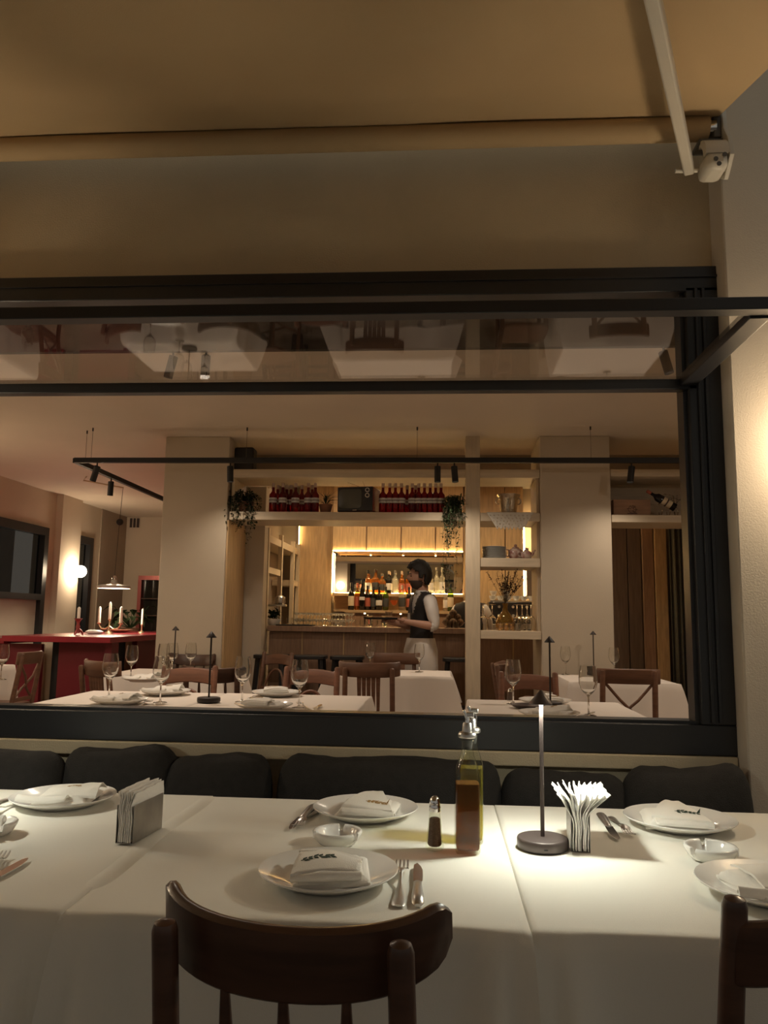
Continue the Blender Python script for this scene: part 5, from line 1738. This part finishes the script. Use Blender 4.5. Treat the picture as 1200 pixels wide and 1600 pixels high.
for i in range(6):
    place(cu, UU, (0.88 - 0.25 + 0.092 * i, 9.42, FL + 1.08 + 0.346), 0.6, '%s white cup from the left on the coffee machine' % ORD[i])
for i in range(2):
    place(cu, UU, (0.88 - 0.24 + 0.16 * i, 9.44, FL + 1.08 + 0.403), 2.0, '%s upper white cup stacked on the coffee machine' % ORD[i])
b = MB().box(1.08, 1.32, 9.86, 9.96, 1.55, 2.10).build('wall_box', 'door_dark', None, bevel=0.006)
tag(b, 'dark wall box right of the upright light strip', 'box')

# ================================================================== red counter and its things
rc = thing('red_counter', 'long glossy red communal counter table', 'counter', (-3.35, 7.9, FL))
RT = 0.965
MB().box(-1.15, 0.0, 0.0, 3.1, RT - 0.06, RT).build('counter_top', 'red_paint', rc, bevel=0.004)
MB().box(-1.75, -1.15, 0.05, 2.4, RT - 0.085, RT - 0.03).build('side_wing', 'red_paint', rc, bevel=0.004)
MB().box(-0.62, -0.10, 0.18, 0.24, 0, RT - 0.06).build('front_panel', 'red_deep', rc)
MB().box(-0.10, -0.03, 0.12, 0.30, 0, RT - 0.06).build('support', 'red_deep', rc)
MB().box(-0.72, -0.62, 0.24, 0.34, 0, RT - 0.06).build('support', 'black_matte', rc)  # black filler painting the dark gap between the red panels
MB().box(-1.70, -0.78, 0.12, 0.18, 0, RT - 0.085).build('front_panel', 'red_deep', rc)
MB().box(-0.24, -0.18, 1.2, 2.9, 0, RT - 0.06).build('end_panel', 'red_deep', rc)
MB().box(-0.60, -0.30, 0.4, 1.15, 0, RT - 0.06).build('carcass', 'black_matte', rc)  # black block painting the shaded recess under the top
CT = FL + RT


def candle_stick(parent, x, y, z0, h, hc, r=0.011):
    c_ = MB().lathe([(r, 0), (r, hc * 0.9), (r * 0.55, hc), (0.001, hc * 1.02)], 12, (x, y, z0 + h)).build('candle', 'candle', parent)
    return c_


q = gp(170, 990, CT)
cd = thing('candelabra', 'branched candelabra with tall white candles on the red counter', 'candelabra', (q.x, q.y, CT))
MB().lathe([(0.055, 0), (0.05, 0.01), (0.02, 0.03), (0.010, 0.05), (0.016, 0.08), (0.009, 0.10), (0.008, 0.16), (0.02, 0.17), (0.02, 0.178)], 18).build('stem', 'brass', cd)
candle_stick(cd, 0, 0, 0.178, 0, 0.20, 0.016)
for dx, dy in ((-0.13, 0), (0.13, 0.02), (0.17, -0.06)):
    MB().tube([(0, 0, 0.09), (dx * 0.35, dy * 0.35, 0.055), (dx * 0.75, dy * 0.75, 0.06), (dx * 0.95, dy * 0.95, 0.095), (dx, dy, 0.12)], 0.008, 8).build('branch', 'brass', cd)
    MB().lathe([(0.008, 0.115), (0.026, 0.125), (0.026, 0.132)], 14, (dx, dy, 0)).build('drip_cup', 'brass', cd)
    candle_stick(cd, dx, dy, 0.132, 0, 0.19, 0.016)
q = gp(121, 992, CT)
cs = thing('candlestick', 'ornate reddish candlestick with one thick candle', 'candlestick', (q.x, q.y, CT))
MB().lathe([(0.03, 0.02), (0.018, 0.06), (0.026, 0.09), (0.016, 0.12), (0.022, 0.15), (0.034, 0.17), (0.044, 0.175), (0.044, 0.183)], 14).build('stem', 'red_gilt', cs)
for k in range(3):
    a = 2 * PI * k / 3 + 0.5
    MB().tube([(0.015 * math.cos(a), 0.015 * math.sin(a), 0.06), (0.045 * math.cos(a), 0.045 * math.sin(a), 0.03), (0.055 * math.cos(a), 0.055 * math.sin(a), 0.0)], [0.012, 0.012, 0.008], 8).build('foot', 'red_gilt', cs)
candle_stick(cs, 0, 0, 0.183, 0, 0.125, 0.018)
q = gp(221, 985, CT)
c3 = thing('candlestick', 'slim candlestick beside the red glazed cabinet', 'candlestick', (q.x + 0.25, q.y - 1.0, CT))
c3.location = gp(221, 989, CT)
MB().lathe([(0.04, 0), (0.035, 0.01), (0.01, 0.03), (0.008, 0.09), (0.022, 0.11)], 14).build('stem', 'brass', c3)
candle_stick(c3, 0, 0, 0.11, 0, 0.20, 0.013)
q = gp(187, 988.5, CT)
o = MB().lathe([(0.05, 0), (0.10, 0.01), (0.16, 0.035), (0.157, 0.038), (0.09, 0.014), (0.002, 0.010)], 28).build('shallow_bowl', 'terracotta')
o.location = (q.x, q.y, CT + 0.002)
tag(o, 'shallow terracotta bowl on the red counter', 'bowl')
q = gp(147, 991, CT)
o = MB().lathe([(0.06, 0), (0.085, 0.01), (0.09, 0.03), (0.06, 0.045), (0.002, 0.05)], 16, (0, 0, 0), 1.2, 0.7).build('butter_dish', 'pot_white')
o.location = (q.x, q.y, CT + 0.002)
tag(o, 'low white covered dish on the red counter', 'dish')
pl_ = thing('leafy_plant', 'broad leaved green plant behind the candelabra', 'plant', (*gy(203, 985, 11.3)[:2], CT - 0.12))
pl_.location.y = 11.3
MB().lathe([(0.08, -0.75), (0.14, 0.12), (0.15, 0.16), (0.13, 0.16)], 18).build('pot', 'terracotta', pl_)
mb, ms = MB(), MB()
rnd = random.Random(12)
for k in range(34):
    a, el = rnd.uniform(0, 2 * PI), rnd.uniform(0.25, 1.35)
    L = rnd.uniform(0.16, 0.42)
    d = Vector((math.cos(a) * math.cos(el), math.sin(a) * math.cos(el), math.sin(el)))
    tip = Vector((0, 0, 0.15)) + d * L
    ms.tube([(0, 0, 0.15), tip], 0.004, 4, caps=False)
    mb.leaf(tip, Vector((d.x, d.y, -0.1)), rnd.uniform(0.12, 0.19), 0.11, 0.3)
mb.build('foliage', 'plant', pl_, smooth=False)['kind'] = 'stuff'
ms.build('leaf_stalks', 'plant', pl_, smooth=False)
# red glazed cabinet at the far wall
gc = thing('glazed_cabinet', 'red framed glass cabinet half hidden by the left pillar', 'cabinet', (-4.62, 12.9, FL))
MB().box(-0.42, 0.42, 0.0, 0.18, 0, 0.9).build('base', 'red_gilt', gc)
MB().box(-0.42, 0.42, -0.02, 0.18, 1.78, 1.85).build('cornice', 'red_gilt', gc)
for x in (-0.40, 0.0, 0.40):
    MB().box(x - 0.03, x + 0.03, 0.0, 0.18, 0.9, 1.78).build('stile', 'red_gilt', gc)
MB().box(-0.38, 0.38, 0.16, 0.18, 0.9, 1.78).build('back_board', 'dark_room', gc)
for z in (1.18, 1.46):
    MB().box(-0.38, 0.38, 0.02, 0.17, z, z + 0.015).build('shelf', 'wood_brown', gc)
for x in (-0.2, 0.2):
    MB().box(x - 0.17, x + 0.17, 0.01, 0.014, 0.9, 1.78).build('pane', 'pane_glass', gc, smooth=False)
# vent
vt = thing('wall_vent', 'small dark square air vent high on the far wall', 'vent', (-5.24, 13.095, 2.85))
MB().box(-0.10, 0.10, -0.01, 0.0, -0.095, 0.095).build('frame', 'wall_in', vt)
MB().box(-0.085, 0.085, -0.012, -0.009, -0.08, 0.08).build('backing', 'vent', vt)
for x in (-0.03, 0.03):
    MB().box(x - 0.006, x + 0.006, -0.02, -0.012, -0.08, 0.08).build('slat', 'wall_in', vt)
# pendant lamp with cord, ball counterweight and rod
pd = thing('pendant_lamp', 'flat disc pendant lamp hanging over the red counter', 'pendant lamp', (-4.02, 9.5, 1.60))
MB().lathe([(0.195, 0.0), (0.203, 0.012), (0.195, 0.035), (0.10, 0.05), (0.04, 0.07), (0.035, 0.10), (0.012, 0.115)], 36, cap0=False).build('shade', 'arm_paint', pd)
MB().lathe([(0.002, 0.006), (0.19, 0.006)], 36, cap0=False, cap1=False).build('diffuser', 'pendant_glow', pd)
MB().lathe([(0.028, 0.10), (0.032, 0.12), (0.02, 0.15), (0.006, 0.16)], 16).build('fitting', 'chrome', pd)
MB().tube([(0, 0, 0.15), (0.02, 0, 0.80), (0.04, 0, CE - 1.60 - 0.09)], 0.003, 6).build('cord', 'black_matte', pd)
MB().ball((0.025, 0, 0.83), 0.043, 14).build('counterweight', 'black_matte', pd)
MB().tube([(0.045, 0, CE - 1.60 - 0.09), (-0.34, -0.3, CE - 1.60 - 0.05), (-0.30, -0.3, CE - 1.60)], 0.008, 8).build('ceiling_rod', 'brass', pd)
light('pendant_light', 'SPOT', (0, 0, -0.002), E_PENDANT, (1.0, 0.80, 0.56), 0.17, pd, (0, 0, -1), 165, 0.3)

# ================================================================== people
def person(name, label, loc, rz, arms, head_yaw=0.0, apron='trousers', bald=False, head_dz=0.0):
    root = thing(name, label, 'person', loc, rz)
    J = {}
    bones = []
    def j(n, p, r):
        J[n] = (Vector(p), r)
    j('pelvis', (0, 0.01, 0.93), (0.150, 0.105))
    j('waist', (0, 0.005, 1.06), (0.135, 0.098))
    j('chest', (0, 0.01, 1.24), (0.160, 0.112))
    j('upper', (0, 0.02, 1.37), (0.135, 0.090))
    j('neck', (0, 0.015, 1.455), (0.056, 0.058))
    j('skull', (0, -0.005, 1.54), (0.060, 0.066))
    edges = [('pelvis', 'waist'), ('waist', 'chest'), ('chest', 'upper'), ('upper', 'neck'), ('neck', 'skull')]
    for s_, sx in (('R', -1), ('L', 1)):
        el, wr, ha = arms[s_]
        j('sh' + s_, (sx * 0.165, 0.02, 1.385), (0.068, 0.068))
        j('ua' + s_, Vector((sx * 0.195, 0.02, 1.33)).lerp(Vector(el), 0.35), (0.056, 0.056))
        j('el' + s_, el, (0.044, 0.044))
        j('fa' + s_, Vector(el).lerp(Vector(wr), 0.35), (0.042, 0.042))
        j('wr' + s_, wr, (0.028, 0.028))
        j('ha' + s_, ha, (0.036, 0.024))
        edges += [('upper', 'sh' + s_), ('sh' + s_, 'ua' + s_), ('ua' + s_, 'el' + s_), ('el' + s_, 'fa' + s_), ('fa' + s_, 'wr' + s_), ('wr' + s_, 'ha' + s_)]
        j('hip' + s_, (sx * 0.088, 0.01, 0.84), (0.098, 0.100))
        j('kn' + s_, (sx * 0.10, -0.015 + 0.03 * sx, 0.49), (0.064, 0.066))
        j('ca' + s_, (sx * 0.10, 0.015 + 0.04 * sx, 0.33), (0.060, 0.062))
        j('an' + s_, (sx * 0.10, 0.025 + 0.05 * sx, 0.085), (0.040, 0.042))
        j('to' + s_, (sx * 0.115, -0.13 + 0.05 * sx, 0.035), (0.042, 0.030))
        edges += [('pelvis', 'hip' + s_), ('hip' + s_, 'kn' + s_), ('kn' + s_, 'ca' + s_), ('ca' + s_, 'an' + s_), ('an' + s_, 'to' + s_)]
    names = list(J)
    me = bpy.data.meshes.new('skeleton')
    me.from_pydata([J[n][0] for n in names], [(names.index(a), names.index(b)) for a, b in edges], [])
    ob = bpy.data.objects.new('skeleton', me)
    COL.objects.link(ob)
    sk = ob.modifiers.new('skin', 'SKIN')
    sk.branch_smoothing = 0.6
    for i, n in enumerate(names):
        d = me.skin_vertices[0].data[i]
        d.radius = J[n][1]
        d.use_root = (n == 'pelvis')
    sb = ob.modifiers.new('sub', 'SUBSURF')
    sb.levels = sb.render_levels = 3
    dg = bpy.context.evaluated_depsgraph_get()
    dg.update()
    ev = ob.evaluated_get(dg).to_mesh()
    V = [v.co.copy() for v in ev.vertices]
    N = [v.normal.copy() for v in ev.vertices]
    F = [tuple(p.vertices) for p in ev.polygons]
    ob.evaluated_get(dg).to_mesh_clear()
    bpy.data.objects.remove(ob)
    def near(p):
        best = None
        for a, b in edges:
            A, B = J[a][0], J[b][0]
            d = B - A
            t_ = max(0, min(1, (p - A).dot(d) / d.length_squared))
            dist = (A + d * t_ - p).length / (sum(J[a][1]) + sum(J[b][1]))
            if best is None or dist < best[0]:
                best = (dist, a, b, t_)
        return best
    cls = []
    for f_ in F:
        c_ = sum((V[i] for i in f_), Vector()) / len(f_)
        _, a, b, t_ = near(c_)
        k = a[:2] + b[:2]
        if k in ('shua', 'upsh', 'uael'):
            cls.append('shirt')
        elif k == 'elfa':
            cls.append('cuff' if t_ < 0.45 else 'skin')
        elif k in ('fawr', 'wrha'):
            cls.append('skin')
        elif k in ('nesk',):
            cls.append('skin')
        elif k == 'upne':
            cls.append('shirt' if c_.z < 1.46 else 'skin')
        elif k in ('pehi', 'hikn', 'knca', 'caan'):
            cls.append('legs')
        elif k == 'anto':
            cls.append('shoe')
        else:
            cls.append('torso' if c_.z > 0.90 else 'legs')
    mb = MB().add(V, F)
    # head: an ellipsoid shaped into brow, nose, lips, chin, ears
    hc = Vector((0, -0.025, 1.60 + head_dz))
    hy = Matrix.Rotation(head_yaw, 3, 'Z')
    HV, HF, nn, mm = [], [], 36, 28
    def headp(a, b, off=0.0):
        x, y, z = math.cos(b) * math.cos(a), math.cos(b) * math.sin(a), math.sin(b)
        px_, py_, pz_ = x * 0.074, y * 0.098, z * 0.118
        fr = max(0, -y)
        if z < 0:
            px_ *= 1 - 0.22 * (-z) ** 1.2
            py_ *= 1 - (0.05 if y < 0 else 0.30) * (-z)
        g = lambda u, c0, s0: math.exp(-((u - c0) / s0) ** 2)
        nose = g(px_, 0, 0.013) * (g(pz_, -0.022, 0.016) * 0.024 + g(pz_, -0.002, 0.022) * 0.011) * (fr > 0.5)
        brow = g(pz_, 0.022, 0.009) * g(abs(px_), 0.028, 0.022) * 0.006 * (fr > 0.4)
        eye = -g(pz_, 0.004, 0.011) * g(abs(px_), 0.031, 0.013) * 0.009 * (fr > 0.4)
        lip = g(px_, 0, 0.022) * (g(pz_, -0.058, 0.006) + g(pz_, -0.070, 0.007)) * 0.006 * (fr > 0.4)
        chin = g(px_, 0, 0.024) * g(pz_, -0.102, 0.014) * 0.014 * (fr > 0.1)
        py_ -= nose + brow + eye + lip + chin
        p = Vector((px_, py_, pz_))
        if off:
            p += Vector((x, y, z)).normalized() * off
        return hc + hy @ p
    for j_ in range(mm + 1):
        b_ = -PI / 2 + PI * j_ / mm
        for i in range(nn):
            HV.append(headp(2 * PI * i / nn, b_))
    for j_ in range(mm):
        for i in range(nn):
            HF.append((j_ * nn + i, j_ * nn + (i + 1) % nn, (j_ + 1) * nn + (i + 1) % nn, (j_ + 1) * nn + i))
    mb.add(HV, HF)
    for sx in (-1, 1):       # ears
        e = MB().ball((0, 0, 0), 0.03, 10, 0.35, 0.6, 1.0)
        mb.add([hc + hy @ (Vector(p) + Vector((sx * 0.074, 0.012, -0.005))) for p in e.v], e.f)
    # hands: palm is the body's end, five fingers each
    for s_, sx in (('R', -1), ('L', 1)):
        el, wr, ha = [Vector(p) for p in arms[s_]]
        d = (ha - wr).normalized()
        side = d.cross(Vector((0, 0, 1)))
        if side.length < 0.3:
            side = Vector((1, 0, 0))
        side.normalize()
        up = side.cross(d)
        for k, L in enumerate((0.070, 0.082, 0.078, 0.060)):
            b0 = ha + side * (k - 1.5) * 0.019 - d * 0.005
            p1 = b0 + d * L * 0.5 + up * 0.006
            p2 = b0 + d * L * 0.85 + up * 0.0 - up * 0.008
            p3 = b0 + d * L - up * 0.022
            mb.tube([b0, p1, p2, p3], [0.0105, 0.0095, 0.0085, 0.006], 8)
        tb = wr.lerp(ha, 0.55) - side * sx * 0.030
        mb.tube([tb, tb - side * sx * 0.022 + d * 0.03 + up * 0.008, tb - side * sx * 0.024 + d * 0.058 + up * 0.012], [0.013, 0.0105, 0.007], 8)
    mb.build('body', 'skin', root, angle=180)

    def shell(nm, m, classes, off, cond=None):
        ids = [i for i, c_ in enumerate(cls) if c_ in classes and (cond is None or cond(sum((V[k] for k in F[i]), Vector()) / len(F[i])))]
        used = sorted({k for i in ids for k in F[i]})
        mp = {k: n_ for n_, k in enumerate(used)}
        vv = [V[k] + N[k] * (off + 0.002 * wob(V[k].x * 3, V[k].z * 3, 1.5, 1)) for k in used]
        o = MB().add(vv, [tuple(mp[k] for k in F[i]) for i in ids]).build(nm, m, root, angle=180)
        s_ = o.modifiers.new('thick', 'SOLIDIFY')
        s_.thickness = 0.006
        s_.offset = -1
        return o
    shell('shirt', 'shirt', ('shirt', 'torso', 'cuff'), 0.008)
    shell('rolled_cuff', 'shirt', ('cuff',), 0.018)
    vneck = lambda c_: not (c_.y < -0.02 and c_.z > 1.24 and abs(c_.x) < (c_.z - 1.22) * 0.42) and abs(c_.x) < 0.168 and c_.z < 1.44
    shell('vest', 'vest', ('torso', 'shirt'), 0.018, vneck)
    shell('trousers', apron, ('legs',), 0.014)
    if apron == 'trousers':
        sk_ = []
        for z, rx, ry in ((1.015, 0.158, 0.122), (0.9, 0.185, 0.150), (0.7, 0.205, 0.165), (0.48, 0.215, 0.175)):
            sk_.append([(rx * math.cos(a) + 0.0, ry * math.sin(a) + 0.008 * math.sin(a * 5 + z * 9), z) for a in [2 * PI * k / 28 for k in range(28)]])
        MB().loft(sk_, caps=False).build('long_apron', apron, root, angle=80)
    shell('shoe', 'vest', ('shoe',), 0.010)
    # collar and tie
    MB().lathe([(0.062, 1.435), (0.066, 1.45), (0.060, 1.468)], 20, (0, 0.012, 0), 1, 1.02, cap0=False, cap1=False).build('collar', 'shirt', root)
    MB().loft([[(-w_, y_, z_), (w_, y_, z_), (w_, y_ - 0.006, z_), (-w_, y_ - 0.006, z_)] for w_, y_, z_ in ((0.016, -0.058, 1.445), (0.013, -0.082, 1.42), (0.024, -0.112, 1.32), (0.030, -0.118, 1.25))]).build('tie', 'tie', root)
    # hair, beard, eyes
    def cap_on(nm, m, test, off, nz=0.0):
        vv, ff, mp = [], [], {}
        for j_ in range(mm):
            for i in range(nn):
                q4 = [(j_, i), (j_, (i + 1) % nn), (j_ + 1, (i + 1) % nn), (j_ + 1, i)]
                ps = [headp(2 * PI * b2 / nn, -PI / 2 + PI * a2 / mm) - hc for a2, b2 in q4]
                c_ = hy.inverted() @ (sum(ps, Vector()) / 4)
                if not test(c_):
                    continue
                fc = []
                for a2, b2 in q4:
                    if (a2, b2) not in mp:
                        mp[(a2, b2)] = len(vv)
                        vv.append(headp(2 * PI * b2 / nn, -PI / 2 + PI * a2 / mm, off * (0.45 + 0.9 * max(0.0, math.sin(-PI / 2 + PI * a2 / mm))) + nz * max(0.2, math.sin(-PI / 2 + PI * a2 / mm)) * math.sin(a2 * 2.3 + b2 * 3.7) * 0.5 + nz * random.random()))
                    fc.append(mp[(a2, b2)])
                ff.append(tuple(fc))
        o = MB().add(vv, ff).build(nm, m, root, angle=180)
        s2 = o.modifiers.new('thick', 'SOLIDIFY')
        s2.thickness = off + 0.004
        s2.offset = -1
    cap_on('hair', 'hair', lambda c_: c_.z > (0.060 if c_.y < -0.05 else 0.040 if c_.y < -0.012 else -0.012 if c_.y < 0.012 else 0.012 if c_.y < 0.035 else -0.062) if not bald else (c_.z > 0.01 and c_.y > 0.0 and c_.z < 0.07), 0.017 if not bald else 0.004, 0.010 if not bald else 0.0)
    if not bald:
        cap_on('beard', 'beard', lambda c_: c_.z < -0.045 and c_.y < 0.02 and not (abs(c_.x) < 0.018 and -0.076 < c_.z < -0.052), 0.003)
    for sx in (-1, 1):
        e = MB().ball((0, 0, 0), 0.0085, 8)
        MB().add([hc + hy @ (Vector(p) + Vector((sx * 0.031, -0.082, 0.003))) for p in e.v], e.f).build('eye', 'eye', root)
        MB().tube([hc + hy @ Vector((sx * 0.014, -0.102, 0.022)), hc + hy @ Vector((sx * 0.032, -0.098, 0.027)), hc + hy @ Vector((sx * 0.050, -0.082, 0.020))], 0.0035, 6).build('eyebrow', 'hair', root)
    return root


WX, WY = -0.175, 7.62
wa = {'R': ((-0.235, 0.00, 1.12), (-0.13, -0.22, 1.155), (-0.10, -0.30, 1.17)), 'L': ((0.235, 0.05, 1.125), (0.15, -0.19, 1.165), (0.12, -0.27, 1.18))}
person('person', 'person in black vest and white shirt carrying a dark tray', (WX, WY, FL), R(-66), wa, R(-10))
fr = Vector((math.sin(R(-66)), -math.cos(R(-66)), 0))
ty = thing('serving_tray', 'round dark serving tray held by the vested person', 'tray', Vector((WX, WY, FL + 1.192)) + fr * 0.39)
MB().lathe([(0.002, 0.0), (0.165, 0.0), (0.185, 0.014), (0.187, 0.014), (0.186, 0.011), (0.168, -0.006), (0.002, -0.006)], 40).build('dish', 'black_matte', ty)
g_ = place(tu, TU, Vector((WX, WY, FL + 1.194)) + fr * 0.33, 0, 'tumbler standing on the dark serving tray', 'tumbler on the tray')
pa = {'R': ((-0.24, 0.03, 1.13), (-0.20, -0.16, 1.10), (-0.18, -0.24, 1.09)), 'L': ((0.24, 0.03, 1.13), (0.20, -0.16, 1.10), (0.18, -0.24, 1.09))}
person('person', 'person in dark vest behind the bar, half hidden by the post', (0.36, 8.92, FL - 0.06), R(150), pa, 0.0, 'apron_dark', True)
